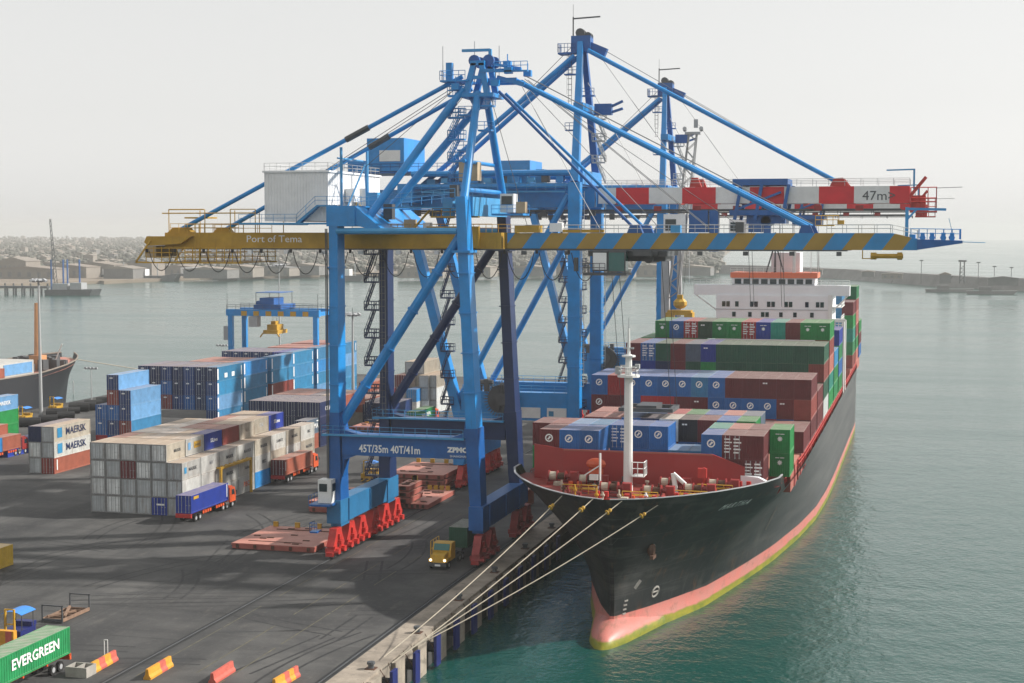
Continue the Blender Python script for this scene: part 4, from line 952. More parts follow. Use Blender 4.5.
# breakwater
b = MB(); yb = 182.6
P = [(7.0,yb+1.6),(11.0,yb),(28.9,yb),(32.5,yb+1.6)]
for (xa,ya),(xb,yb_) in zip(P[:-1],P[1:]):
    za = 15.6; zb_ = 15.6 if xb <= 30 else 14.0
    if xa < 11: za = 15.9
    b.add([(xa,ya,11.75),(xb,yb_,11.75),(xb,yb_,zb_),(xa,ya,za),(xa,ya+.3,11.75),(xb,yb_+.3,11.75),(xb,yb_+.3,zb_),(xa,ya+.3,za)], [(0,1,2,3),(5,4,7,6),(3,2,6,7),(0,4,5,1),(0,3,7,4),(1,5,6,2)])
bw = b.build('breakwater', M['brkred'], SHIP)
b = MB(); b.box(11,28.9,yb-.06,yb-.001,15.45,15.63); b.build('top_flange', M['hatch'], bw)
b = MB()
for k in range(7): b.prism([(yb+.3,11.8),(yb+1.4,11.8),(yb+.3,15.2)],0,11.6+k*2.8,11.72+k*2.8)
b.build('stay_plate', M['brkred'], bw)
# foremast
mb = pt(628,489,y=177.0); mx = mb.x
fm = MB().tube((mx,177,11.75),(mx,177,25.2),.56,.47,n=16).tube((mx,177,25.2),(mx,177,27.6),.42,.36,n=10).tube((mx,177,27.6),(mx,177,30.6),.2,.12,n=8).build('foremast', M['white'], SHIP, smooth=False)
b = MB(); b.tube((mx,177,25.0),(mx,177,25.25),1.3,n=12); b.rail([(mx-1,176,25.25),(mx+1,176,25.25),(mx+1,178,25.25),(mx-1,178,25.25),(mx-1,176,25.25)],.9,.8,.04); b.tube((mx,177,27.3),(mx,177,27.5),.8,n=8); b.build('mast_platform', M['white'], fm)
b = MB(); b.box(mx-1.5,mx-.9,176.6,177.2,25.3,26.2); b.box(mx+.8,mx+1.3,176.6,177.2,26,26.5); b.tube((mx,177,29),(mx,177,31.8),.05,n=4); b.box(mx-.6,mx+.6,176.9,177.1,28.2,28.4); b.build('mast_light', M['grey'], fm)
b = MB(); ladder(fm, mx, 178.0, 11.8, 25, M['white']); b.box(mx+.6,mx+2.0,176,178,13.6,13.7); b.rail([(mx+.6,176,13.7),(mx+2.0,176,13.7),(mx+2.0,178,13.7)],1.6,.7,.06); b.build('mast_balcony', M['white'], fm)
# mooring gear on the foredeck
def winch(x, y, drum=True):
    h = hb(y,12)-3.2; x = max(xc(y)-h, min(xc(y)+h, x))
    b = MB(); b.tube((x-1.2,y,12.75),(x+1.2,y,12.75),.28,n=8)
    for s in (-1.3,-.3,.7,1.3): b.tube((x+s-.06,y,12.75),(x+s+.06,y,12.75),.66,n=12)
    b.box(x+1.35,x+2.2,y-.5,y+.5,11.75,13.3); b.box(x-1.5,x+2.2,y-.6,y+.6,11.75,12.1); o = b.build('winch', M['dred'], SHIP)
    MB().tube((x-1.2,y,12.75),(x-.36,y,12.75),.5,n=12).build('rope_drum', M['rope'], o); MB().tube((x-.2,y,12.75),(x+.62,y,12.75),.42,n=12).build('rope_drum', M['ruststeel'], o)
for (u,v,y) in ((590,476,178.5),(612,487,173.5),(655,487,172.5),(672,474,178.5),(713,486,175),(560,487,180),(735,482,179)):
    p = pt(u,v,y=y); winch(p.x, y)
def small(u, v, y, m, fn, name):
    p = pt(u,v,y=y); b = MB(); h = hb(y,12)-2.4; fn(b, max(xc(y)-h, min(xc(y)+h, p.x)), y, 11.76); b.build(name, m, SHIP)
for (u,y) in ((545,186),(575,177),(602,171),(637,169),(668,169.5),(700,172),(725,176),(752,182)):
    small(u, 488, y, M['orange'] if u % 2 else M['red'], lambda b,x,y,z: (b.tube((x-.5,y,z),(x-.5,y,z+.9),.28,n=8), b.tube((x+.5,y,z),(x+.5,y,z+.9),.28,n=8), b.box(x-.9,x+.9,y-.35,y+.35,z,z+.15)), 'bollard')
for (u,y) in ((580,174),(640,171),(690,173),(715,178)):
    small(u, 488, y, M['yellow'], lambda b,x,y,z: (b.rail([(x-2,y,z),(x+2,y,z)],1.0,1.0,.06), b.box(x-1.6,x+1.6,y+.3,y+.7,z+.55,z+.65)), 'deck_rail')
small(600,486,175,M['white'],lambda b,x,y,z:(b.tube((x,y,z),(x,y,z+4.6),.13,n=6), b.beam((x,y,z+3.2),(x-1.8,y,z+2.0),.14), b.box(x-1.2,x-.2,y-.3,y+.3,z+1.5,z+2.1)),'davit')
small(681,486,175,M['white'],lambda b,x,y,z:(b.tube((x-.5,y,z),(x-.9,y,z+2.6),.28,n=8), b.tube((x-.9,y,z+2.6),(x+.5,y,z+1.4),.24,n=8)),'vent_cowl')
small(560,480,184,M['red'],lambda b,x,y,z:(b.rail([(x-2,y,z),(x+2,y,z)],2.2,1.0,.07), b.box(x+.5,x+1.4,y-.3,y+.5,z,z+2.1)),'ladder_frame')
small(596,470,180,M['orange'],lambda b,x,y,z:(b.sphere((x,y,z+2.6),1.2,.7,.7,8,6), b.box(x-.8,x+.8,y-.3,y+.3,z,z+2)),'windlass_cover')
small(704,480,179,M['red'],lambda b,x,y,z:(b.tube((x,y,z),(x,y,z+2.8),.16,n=6), b.box(x-.7,x+.3,y-.3,y+.3,z+1.6,z+2.7)),'vent_post')
small(750,490,184.5,M['shipwhite'],lambda b,x,y,z:(b.prism([(x-1.6,z),(x+2.6,z+.3),(x+1.0,z+1.1),(x-1.4,z+1.3)],1,y-.5,y+.5),),'fairlead_plate')
for k in range(46):
    y = rnd.uniform(167.5,181); h = hb(y,12)-2.2
    if h < 1: continue
    x = xc(y)+rnd.uniform(-h,h); q = rnd.random(); b = MB(); m_ = rnd.choice(('dred','deckred','red','ruststeel','rope','yellow','dgrey','shipwhite'))
    if q < .35: b.tube((x,y,11.76),(x,y,12.3+rnd.uniform(0,.9)),.12,n=6); b.tube((x,y,12.3),(x,y,12.5),.25,n=8); nm = 'vent'
    elif q < .6: b.box(x-.4,x+.4,y-.35,y+.35,11.76,12.2+rnd.uniform(0,.5)); nm = 'locker'
    elif q < .8: b.tube((x-1.4,y,12.0),(x+1.4,y+rnd.uniform(-.6,.6),12.0),.07,n=5); nm = 'pipe'
    else:
        for i in range(3): b.tube((x,y,11.78+i*.14),(x,y,11.9+i*.14),.55-.04*i,n=12)
        nm = 'rope_coil'
    b.build(nm, M[m_], SHIP)
for k in range(27):
    y = 205 + k*4.3; b = MB(); x = 36.15+rnd.uniform(-.3,.3)
    if k % 3: b.tube((x,y,8.85),(x,y,9.9),.16,n=6); b.tube((x,y+.9,8.85),(x,y+.9,9.9),.16,n=6); b.build('bollard', M['red'], SHIP)
    else: b.box(x-.4,x+.4,y,y+1.2,8.85,10.6); b.build('deck_locker', M['dred'], SHIP)
# name and bow marks follow the plating
from mathutils.bvhtree import BVHTree
_hm = hull.data; _ho = wloc(hull); HBVH = BVHTree.FromPolygons([v.co + _ho for v in _hm.vertices], [tuple(p.vertices) for p in _hm.polygons])
def hullpt(side):
    def fn(p):
        hit = HBVH.ray_cast(Vector((21+side*40, p.y, p.z)), Vector((-side, 0, 0)))[0]
        x = (hit.x if hit else xcz(p.y,p.z)+side*hb(p.y,p.z)) + side*.05; return Vector((x, p.y, p.z))
    return fn
q = pt(738,503.5,x=xc(177)+hb(177,10.6))
text_on('MARTHA', 1.05, (30, 179.8, 10.25), (0,1,0), SHIP, M['bwhite'], squeeze=.95, bold=0, fn=lambda p: hullpt(1)(p)+Vector((p.x-30+.06,0,0)))
b = MB(); vs = []
for (y,z) in ((177.2,.2),):
    for i in range(16):
        a0, a1 = 2*math.pi*i/16, 2*math.pi*(i+1)/16; f = hullpt(1)
        p = f(Vector((0,y+.6*math.cos(a0),z+.6*math.sin(a0)))); q = f(Vector((0,y+.6*math.cos(a1),z+.6*math.sin(a1)))); b.beam(p,q,.12,.2)
    b.beam(hullpt(1)(Vector((0,y-.5,z))),hullpt(1)(Vector((0,y+.5,z))),.1,.15)
for i in range(5):
    z = -1.9+i*.5; b.beam(hullpt(1)(Vector((0,172.0,z))),hullpt(1)(Vector((0,172.5,z))),.06,.18)
b.beam(hullpt(1)(Vector((0,173.0,1.4))),hullpt(1)(Vector((0,173.4,2.3))),.12,.4); b.beam(hullpt(1)(Vector((0,209,2))),hullpt(1)(Vector((0,209.4,5))),.08,.2)
b.build('hull_mark', M['concrete'], SHIP)
f = hullpt(1); p = f(Vector((0,172.0,6.2))); b = MB(); b.sphere((p.x,p.y,p.z),.5,.7,.9,8,6); b.beam((p.x+.2,p.y-1,p.z-.8),(p.x+.2,p.y+1,p.z-.9),.4); b.build('anchor', M['ruststeel'], SHIP)
# accommodation block
SW = M['shipwhite']
ac = MB().box(9.8,33.7,330,343,8.8,28.4).build('accommodation', SW, SHIP)
MB().box(5.0,37.2,330.3,333.2,28.4,30.5).box(8.6,34.8,333.2,343,28.4,29.9).build('bridge_wing', SW, ac)
MB().box(13.0,30.0,331.2,340,30.5,32.0).build('wheelhouse', SW, ac)
MB().box(12.6,30.5,330.9,340.4,32.0,33.1).build('bridge_roof', M['orangep'], ac)
for k in range(9): MB().box(13.5+k*1.83,14.85+k*1.83,331.1,331.2,30.75,31.75).build('window', M['glass'], ac)
for (u, w_) in ((726,1.5),(737,.9),(754,1.6),(771,1.6),(788.5,1.5),(807,.8),(820,1.6)):
    x = pt(u,295,y=330).x
    for s in ((-.45,.45) if w_ > 1 else (0,)): MB().box(x+s-.36,x+s+.36,329.93,330,26.0,27.1).build('window', M['glass'], ac)
for (u, w_) in ((734,.9),(750,.9),(765,1.6),(781,.9),(795,.9),(812,.9)):
    x = pt(u,308,y=330).x
    for s in ((-.45,.45) if w_ > 1 else (0,)): MB().box(x+s-.36,x+s+.36,329.93,330,23.9,24.9).build('window', M['glass'], ac)
for z in (16.9, 19.9, 22.9, 25.4): MB().box(9.7,33.8,329.9,330,z,z+.12).build('deck_ledge', M['grey'], ac)
for z in (22.9, 25.9): MB().box(33.71,35.6,331,343,z,z+.15).rail([(35.5,331,z+.15),(35.5,343,z+.15)],1.1,1.4,.05).build('side_gallery', M['white'], ac)
MB().box(12.9,30.1,331.05,331.18,30.6,30.72).build('window_sill', M['grey'], ac)
b = MB(); b.beam((5.4,330.6,28.4),(9.8,330.6,25.2),.25); b.beam((36.8,330.6,28.4),(33.7,330.6,25.2),.25); b.box(32.9,33.75,329.6,330,14,28.6); b.build('wing_strut', M['white'], ac)
b = MB(); b.rail([(5,330.4,30.5),(13,330.4,30.5)],1.1,1.4,.05); b.rail([(30,330.4,30.5),(37.2,330.4,30.5)],1.1,1.4,.05); b.rail([(12.6,331,33.1),(30.5,331,33.1)],1.0,1.4,.04); b.build('bridge_railing', M['white'], ac)
MB().box(20.4,26.4,338,346,30,37.2).build('funnel', SW, ac)
b = MB(); x = pt(775,272,y=334).x
for s in (-1,1): b.beam((x+s*1.8,334,33.1),(x+s*.3,334,38.4),.28); b.beam((x,334+s*1.4,33.1),(x,334,38.2),.25)
b.box(x-1.0,x+1.0,333.4,334.6,37.6,37.9); b.box(x-1.5,x+1.5,333.9,334.1,38.5,38.9); b.tube((x,334,38),(x,334,41.5),.16,n=6); b.build('radar_mast', M['dgrey'], ac)
b = MB(); x = pt(794,272,y=333).x; b.tube((x,333,33.1),(x,333,38),.35,n=10); b.tube((x+5,333,33.1),(x+5,333,41),.07,n=4); b.tube((x-22,333,30.5),(x-22,333,42),.07,n=4); b.tube((x+3.5,333,33.1),(x+3.5,333,38.5),.07,n=4); b.build('signal_post', M['white'], ac)
# free-fall rescue boat, gangway
b = MB(); b.sphere((35.2,318,17.2),1.1,2.6,1.3,10,8); rb = b.build('rescue_boat', M['c_pink'], SHIP, smooth=True)
b = MB(); b.sphere((35.2,318,19.6),.9,1.6,.9,8,6); b.build('rescue_boat_canopy', M['white'], rb)
b = MB()
for y in (315,321): b.tube((36.9,y,8.9),(36.9,y,24),.2,n=6); b.tube((33.8,y,24),(36.9,y,24),.2,n=6)
for k in range(4): b.beam((34.4,315+k*1.5,12.5),(36.6,316.5+k*1.5,15.5),.16); b.beam((36.6,315+k*1.5,12.5),(34.4,316.5+k*1.5,15.5),.16)
b.build('davit_frame', M['white'], SHIP)
stair_tower(SHIP, 36.6, 330, 9, 22, M['white'], -1, 4)

# ---------------- containers on board
H9 = 2.9; ZB = 11.8; PX = 2.47
GS = 'containers stacked on the ship'
def ship_cont(col, i, y, tier, L, bay, extra='', front='plain', marks=(), xoff=0, tiers='', sidemark=None):
    x = 5.0 + PX*i + W_/2 + xoff
    lab = f"{cname(col)} {extra+' ' if extra else ''}container, {ORD[i]} from quay, {tiers} tier, {bay}"
    ms = list(marks)
    if sidemark: ms.append(sidemark)
    return container(L, H9, col, x, y, ZB+tier*H9+.02, lab, GS, front, ms)
def mk(code):
    # code: colour with optional suffix  *=ring  +=star  '=mark  #=lettered doors
    s = code[-1]
    if s == '*': return code[:-1], 'ring emblem', 'plain', [('ring',.49,-.05,1.85,None,)]
    if s == '+': return code[:-1], 'star emblem', 'plain', [('star',.36,0,1.75)]
    if s == "'": return code[:-1], 'marked', 'plain', [('mark',1,0,1.9)]
    if s == '#': return code[:-1], 'lettered door', 'door', [('rows',1,0,1.4)]
    return code, '', 'plain', []
def fixm(ms, col):
    r = []
    for m_ in ms: r.append((m_[0], m_[1], m_[2], m_[3], 'bwhite'))
    return r
TN = ['bottom','second','third','fourth','top']
def bay_row(codes, i0, y, tier, L, bay, tn):
    for k, c in enumerate(codes):
        if not c: continue
        col, ex, fr, ms = mk(c)
        ship_cont(col, i0+k, y, tier, L, bay, ex, fr, fixm(ms, col), tiers=tn)
# first bay (two short slots)
bayA = 'front slot of first bay'; bayAr = 'rear slot of first bay'
bay_row(["maroon*","blue*","blue*"], 1, 185.0, 1, 6.06, bayA, 'top'); bay_row(['maroon','blue','blue'], 1, 185.0, 0, 6.06, bayA, 'bottom')
bay_row(['redbrown','sky','cyan'], 1, 191.3, 1, 6.06, bayAr, 'top')
bay_row(['maroon'], 0, 191.3, 1, 6.06, bayAr, 'top'); bay_row(['green'], 0, 191.3, 0, 6.06, bayAr, 'bottom')
bay_row(['blue#','blue*','blue*'], 4, 191.3, 1, 6.06, bayAr, 'top'); bay_row(['blue','blue','blue'], 4, 191.3, 0, 6.06, bayAr, 'bottom')
bay_row(['ltblue','ltblue'], 7, 191.3, 0, 6.06, bayAr, 'bottom')
bay_row(['blue*','maroon#','maroon'], 9, 185.0, 1, 6.06, bayA, 'top'); bay_row(['blue','maroon','maroon#'], 9, 185.0, 0, 6.06, bayA, 'bottom')
bay_row(['teal','pink','maroon'], 9, 191.3, 1, 6.06, bayAr, 'top'); bay_row(['green+'], 12, 191.9, 1, 6.06, bayAr, 'top'); bay_row(['green+'], 12, 191.9, 0, 6.06, bayAr, 'bottom')
# second bay (two short slots)
bayB = 'front slot of second bay'; bayBr = 'rear slot of second bay'
bay_row(['redbrown','pink','blue','navy','grey',"black'",'maroon','blue','green'], 2, 199.2, 1, 6.06, bayB, 'top')
bay_row(['pink','redbrown','cyan','blue','red','green','blue','pink','slate'], 2, 205.5, 1, 6.06, bayBr, 'top')
bay_row(['blue','blue','maroon'], 7, 199.2, 0, 6.06, bayB, 'bottom')
bay_row(['maroon'], 10, 199.2, 0, 6.06, bayB, 'bottom')
bay_row(['navy','maroon'], 0, 199.2, 0, 6.06, bayB, 'bottom')
# low stack between
bay_row(['maroon','blue','navy','maroon','green','blue','maroon','red','maroon','blue','maroon','redbrown','maroon'], 0, 213.4, 0, 12.19, 'low stack ahead of third bay', 'only')
# third bay
b3 = 'third bay from bow'; Y3 = 226.8
bay_row(["blue*","red","blue*","blue*","blue*","blue*","ltblue*","blue*","maroon","maroon","maroon'","maroon","maroon"], 0, Y3, 2, 12.19, b3, 'top')
bay_row(["maroon*","maroon","blue*","red","red","maroon","maroon'","blue*","blue*","blue*","blue*","maroon'","redbrown"], 0, Y3, 1, 12.19, b3, 'middle')
bay_row(['maroon','navy','maroon','blue','blue','maroon','maroon','maroon','blue','maroon','red','blue*','maroon'], 0, Y3, 0, 12.19, b3, 'bottom')
b3b = 'hidden bay behind third bay'
for t in (0,1): bay_row(['maroon'], 12, 240.3, t, 12.19, 'side column behind third bay', TN[t]); bay_row(['blue'], 0, 240.3, t, 12.19, 'side column behind third bay', TN[t])
# fourth bay
b4 = 'mostly dark green fourth bay'; Y4 = 254
bay_row(['maroon','blue#','dkgreen','maroon','slate',"royal'",'dkgreen','dkgreen','dkgreen','dkgreen','dkgreen','dkgreen','dkgreen'], 0, Y4, 3, 12.19, b4, 'top')
bay_row(['navy','royal','navy','maroon','dkgreen','green','dkgreen','dkgreen','dkgreen','dkgreen','dkgreen','dkgreen','redbrown'], 0, Y4, 2, 12.19, b4, 'third')
bay_row(['maroon','blue','navy'], 0, Y4, 1, 12.19, b4, 'second'); bay_row(['navy','maroon'], 0, Y4, 0, 12.19, b4, 'bottom')
bay_row(['maroon','dkgreen'], 11, Y4, 1, 12.19, b4, 'second'); bay_row(['grey'], 12, Y4, 0, 12.19, b4, 'bottom')
# fifth bay
b5 = 'tallest bay before bridge'; Y5 = 268
bay_row(["green+","blue*","red#","olive'","green+","green+","red#","royal+","teal","maroon","green+","green+"], 1, Y5, 4, 12.19, b5, 'top')
bay_row(['green','maroon','navy','green'], 0, Y5, 3, 12.19, b5, 'fourth')
for t, c in enumerate(['green','teal','pink','redbrown']): bay_row([c], 12, Y5, t, 12.19, b5, TN[t])
for t, c in enumerate(['blue','maroon','green']): bay_row([c], 0, Y5, t, 12.19, b5, TN[t])
bay_row(['green','maroon','green'], 0, 282, 2, 12.19, 'sixth bay', 'third')
for t, c in enumerate(['egreen','green','cyan']): bay_row([c], 12, 282, t, 12.19, 'sixth bay', TN[t])
for t, c in enumerate(['green','blue','egreen','royal']): bay_row([c], 12, 296.5, t, 12.19, 'bay ahead of rescue boat', TN[t]); bay_row([c], 0, 296.5, t, 12.19, 'bay ahead of rescue boat', TN[t])
for t, c in enumerate(['redbrown','egreen','teal','green']): bay_row([c], 12, 349.5, t, 12.19, 'bay aft of bridge', TN[t])
bay_row(['maroon'], 12, 349.5, 4, 12.19, 'bay aft of bridge', 'fifth')
for t, c in enumerate(['blue','blue','blue','ltblue*','ltblue','ltblue']): bay_row([c], 11, 349.5, t, 12.19, 'bay aft of bridge', ['bottom','second','third','fourth','fifth','sixth'][t])
for t, c in enumerate(['pink','green','redbrown','pink','redbrown','egreen']): bay_row([c], 12, 364.5, t, 12.19, 'aftmost bay', ['bottom','second','third','fourth','fifth','sixth'][t])
for t, c in enumerate(['blue','maroon','blue','royal','maroon']): bay_row([c], 1, 349.5, t, 12.19, 'bay aft of bridge', ['bottom','second','third','fourth','fifth'][t])
for t, c in enumerate(['blue','maroon','green']): bay_row([c], 12, 381, t, 12.19, 'stern bay', ['bottom','second','top'][t])
# green container hanging under the harbour crane
container(12.19, H9, 'dkgreen', sc.x, 300, sc.z-2.3, 'dark green container hanging from the yellow spreader above the ship', 'containers on crane spreaders')
# cover heap beside the breakwater
b = MB(); p = pt(597,447,y=186.6); b.prism([(p.x-2.2,14.75),(p.x+1.4,14.75),(p.x+1.2,15.6),(p.x-.4,15.9)],1,186.2,189); 
# mooring lines
def moor(p, q, label, sag):
    o = empty('mooring_line', p, label, 'mooring line', 'mooring lines from the bow'); pts = []
    for i in range(15):
        t = i/14; v = Vector(p).lerp(Vector(q), t); v.z -= sag*4*t*(1-t); pts.append(v)
    MB().path(pts, .055, 5).build('rope', M['rope'], o)
    c = pts[1]; d = (pts[2]-pts[1]).normalized(); MB().tube(c, c+d*.1, .3, n=10).sphere(c-d*.4,.22,.22,.22,6,4).build('rat_guard', M['yellow'], o)
def onhull(u, v):
    best = None
    for k in range(400):
        d = 150 + k*.25; c = Vector(CAM) + ray(u,v)*d
        if 160 < c.y < 200 and abs(c.x-xcz(c.y,c.z)) < hb(c.y, min(c.z,12.9))+.1: return c
    return pt(u,v,y=172)
for (u,v,uq,vq,lab,sg) in ((562,496,384,657,'pale mooring line from bow, topmost of the four',.5),(594,498,392,663,'pale mooring line from bow, second from the top',.5),(622,501,400,655,'pale mooring line from bow, third from the top',.5),(658,505,408,650,'pale mooring line from bow, lowest of the four',.5)):
    moor(onhull(u,v), pt(uq,vq,z=.35), lab, sg)
# ================================================================== quay furniture
def bollard(y, lab):
    t = empty('bollard', (2.3,y,.03), lab, 'bollard', 'bollards on the quay edge')
    MB().tube((2.3,y,.03),(2.3,y,.55),.32,.26,n=10).tube((2.3,y,.5),(2.3,y,.72),.42,.38,n=10).build('head', M['dgrey'], t)
    MB().box(1.8,2.8,y-.5,y+.5,.03,.1).build('base_plate', M['ruststeel'], t)
pos = ['where the mooring lines land','beyond the mooring line ends','third along from the camera','below the striped boom','abreast of the bow','beside the crane leg','abreast of the breakwater','abreast of the second bay']
for k, y in enumerate((139, 153, 168, 183, 198, 213, 228, 243)): bollard(y, 'black iron quay bollard, '+pos[k])
fl = ['nearest to the camera','second from the near end','third from the near end','fourth from the near end','fifth from the near end','sixth from the near end','seventh from the near end','eighth from the near end','abreast of the breakwater','beside the first bay','beside the second bay','beside the third bay']
for k in range(12):
    y = 133.5 + k*6.9
    t = empty('quay_fender', (QE+.2,y,-2), 'blue panel quay fender on chains, '+fl[k], 'fender', 'fenders along the quay wall')
    MB().box(QE+.95,QE+1.25,y-.75,y+.75,-3.6,-.35).box(QE+.9,QE+.95,y-.6,y+.6,-3.4,-.6).build('panel', M['fblue'], t)
    MB().tube((QE+.05,y,-1.7),(QE+.92,y,-1.7),.55,n=12).build('rubber_cone', M['black'], t)
    b = MB(); b.tube((QE+.1,y-1.2,.0),(QE+1,y-.6,-1.8),.04,n=4); b.tube((QE+.1,y+1.2,.0),(QE+1,y+.6,-1.8),.04,n=4); b.build('chain', M['ruststeel'], t)
b = MB()
for k in range(12):
    y = 130 + k*6.9; b.box(QE+.02,QE+.6,y-1.4,y+1.4,-4.5,-.25)
tag(b.build('quay_wall_pier', M['apron'], None), kind='structure')

# ================================================================== container yard
GY_ = 'containers stacked in the yard'
def yard(L, H, col, x, y, z, lab, front='door', marks=(), doorcol=None): return container(L, H, col, x, y, z, lab, GY_, front, marks, doorcol=doorcol)
RH = 2.62; RX = 2.50; X0 = -67.05+W_/2
WD = ['grey','grey','dgrey','grey','grey','white']
names = ['MAERSK','Sealand','MAERSK','HAMBURG','SAFMARINE','MAERSK']
def rtext(n_, c='dblue', s=.75): return ('text', n_, s, 3.6, 1.35, c, 1.0)
col6 = ['far left','second','third','fourth','fifth','sixth']
tn4 = ['bottom','second','third','top']
for i in range(6):
    for t in range(4):
        if i == 5 and t == 3: continue
        c = 'grey'; ms = []; dc = None
        if (i,t) == (2,2): c = 'maroon'
        elif (i,t) == (4,0): c = 'royal'; ms = [('label',1,-.75,.9,'bwhite'),('label',1,-.1,.9,'bwhite')]
        elif (i,t) in ((5,0),(5,1)): c = 'white'; dc = 'dgrey'
        elif (i,t) == (4,3): c = 'cream'; dc = 'grey'; ms = [rtext('MAERSK','dgrey',.62)]
        elif (i,t) == (5,2): c = 'white'; dc = 'dgrey'; ms = [rtext('MAERSK','dgrey',.7), ('panel',1.2,1.35,.7,.9,'c_cyan')]
        elif (i+t) % 3 == 0: dc = 'dgrey'
        else: dc = rnd.choice(('grey','dgrey'))
        if t == 3 and i < 4: c = 'cream'; dc = dc or 'grey'
        lab = f"{cname(dc or c)} door short container, {ORD[i]} column, {tn4[t]} tier, front of wide reefer stack"
        yard(6.06, RH-.04, c, X0+i*RX, 208.0, t*RH, lab, 'door', ms, dc)
# rows going away behind the first (only what can be seen: tops and +x sides)
sidecol = [('white',[('panel',3.9,1.4,2.3,1.0,'yellow'),('text','Sealand',.6,3.9,1.4,'dgrey',1),('panel',1.2,1.4,.8,1.1,'c_sky')]),('royal',[('text','SSLines',.85,3.3,1.3,'bwhite',1)]),('redbrown',[]),('cream',[('text','MSC',.9,3.2,1.4,'c_cream',1)]),('cream',[('text','CAI',.9,3.2,1.4,'grey',1)]),('royal',[('text','SSLines',.85,3.3,1.3,'bwhite',1)])]
rowlab = ['second row','third row','fourth row','fifth row','sixth row','seventh row']
for r in range(6):
    y = 208.0 + 6.36*(r+1)
    for i in range(5):
        if r > 3 and i < 2: continue
        last = i == 4; c, ms = sidecol[r] if last else (rnd.choice(('cream','white','rust','grey','cream')), [])
        yard(6.06, RH-.04, c, X0+i*RX-(.4 if r>3 else 0), y, 3*RH, f"{cname(c)} short container, {ORD[i]} column, {rowlab[r]}, top of reefer block", 'plain', ms)
    if r < 3:
        for t in (0,1,2):
            c = 'white'; ms = [rtext('MAERSK','dgrey',.7)] if t == 2 or r == 1 else []
            if t == 2 and r == 0: ms = [rtext('MSC','grey',.8)]
            yard(6.06, RH-.04, c, X0+5*RX, y, t*RH, f"off white short container, sixth column, {tn4[t]} tier, {rowlab[r]}", 'plain', ms)
    else:
        for t in (0,1,2):
            c = 'white'
            if (r,t) == (3,0): c = 'grey'
            yard(6.06, RH-.04, c, X0+4*RX, y, t*RH, f"off white short container under the top tier, fifth column, {tn4[t]} tier, {rowlab[r]}", 'plain')
# three-high rows in the sixth column
txt3 = [('MAERSK','Sealand'),('MAERSK','MSC'),('DAMCO','MAERSK'),('MAERSK','MAERSK'),('MSC','MAERSK')]
for r in range(5):
    y = 227.4 + 6.45*r
    for t in (0,1,2):
        c = ('white','cream')[(r+t)%2]; dc = 'dgrey' if r == 0 else None; ms = []
        if t == 2: ms = [rtext(txt3[r][0],'dgrey',.72)]
        if t == 1: ms = [rtext(txt3[r][1],'dgrey',.8)]
        if (r,t) == (0,0): c = 'white'; ms = [('text','P&O',1.2,3.2,1.3,'orange',1)]
        if (r,t) == (1,0): c = 'azure'
        yard(6.06, RH-.01, c, -53.35, y, t*RH, f"{cname(c)} short container in stepped outer column, {ORD[r]} along, {tn4[t]} tier", 'door' if r == 0 else 'plain', ms, dc)
# pale pair stack by the light mast (long containers)
MX, MY = -96.8, 239.0
st = [[('dgrey','door'),('grey','door'),('navy','plain')],[('redbrown','door'),('white','door'),('cream','door')]]
for i in range(2):
    for t in range(3):
        c, f = st[i][t]; ms = []; dc = None
        if i == 1 and t > 0: ms = [('panel',2.0,1.5,1.5,1.7,'c_cyan'),('text','MAERSK',1.75,7.3,1.45,'c_navy',1.05)]; dc = 'dgrey'
        if (i,t) == (1,0): ms = [('panel',1.0,1.5,.3,1.8,'bwhite')]; 
        if (i,t) == (1,0): c = 'rust'; dc = 'redbrown'
        yard(12.19, 2.72, c, MX+W_/2+i*2.5, MY, t*2.73, f"{cname(c)} long container, {('inner','outer')[i]} column, {('bottom','middle','top')[t]} of pale pair stack by light mast", f, ms, dc)
yard(12.19, H9, 'rust', MX+9.5, MY+52, 0, 'rust red long container lying behind the pale pair stack', 'plain')
yard(12.19, H9, 'rust', MX+7, MY+57, 0, 'rust red long container second behind the pale pair stack', 'plain')
# stepped blue stack
HH = 2.9; p = pt(106.7+11.85,375,z=14.5)
bx, by = p.x, p.y
stepc = {(0,0):'red',(0,1):'blue',(0,2):'blue',(1,0):'blue',(1,1):'dkblue',(1,2):'blue',(1,3):'redbrown',(1,4):'dkblue',(2,0):'dkblue',(2,1):'redbrown',(2,2):'dkblue',(2,3):'dkblue'}
sidec = {(1,4):'sky',(2,3):'sky',(2,2):'sky',(2,1):'ltblue',(2,0):'ltblue'}
T5 = ['bottom','second','third','fourth','top']
for i in range(3):
    for t in range((3,5,4)[i]):
        dc = stepc.get((i,t),'dkblue'); c = sidec.get((i,t), dc)
        yard(12.19, HH-.01, c, bx-W_/2-.1+(i-1)*2.5, by, t*HH, f"{cname(c)} long container, {ORD[i]} column, {T5[t]} tier of small stepped blue stack", 'door', [('label',1,-.9,1.6,'bwhite')] if t else [], dc)
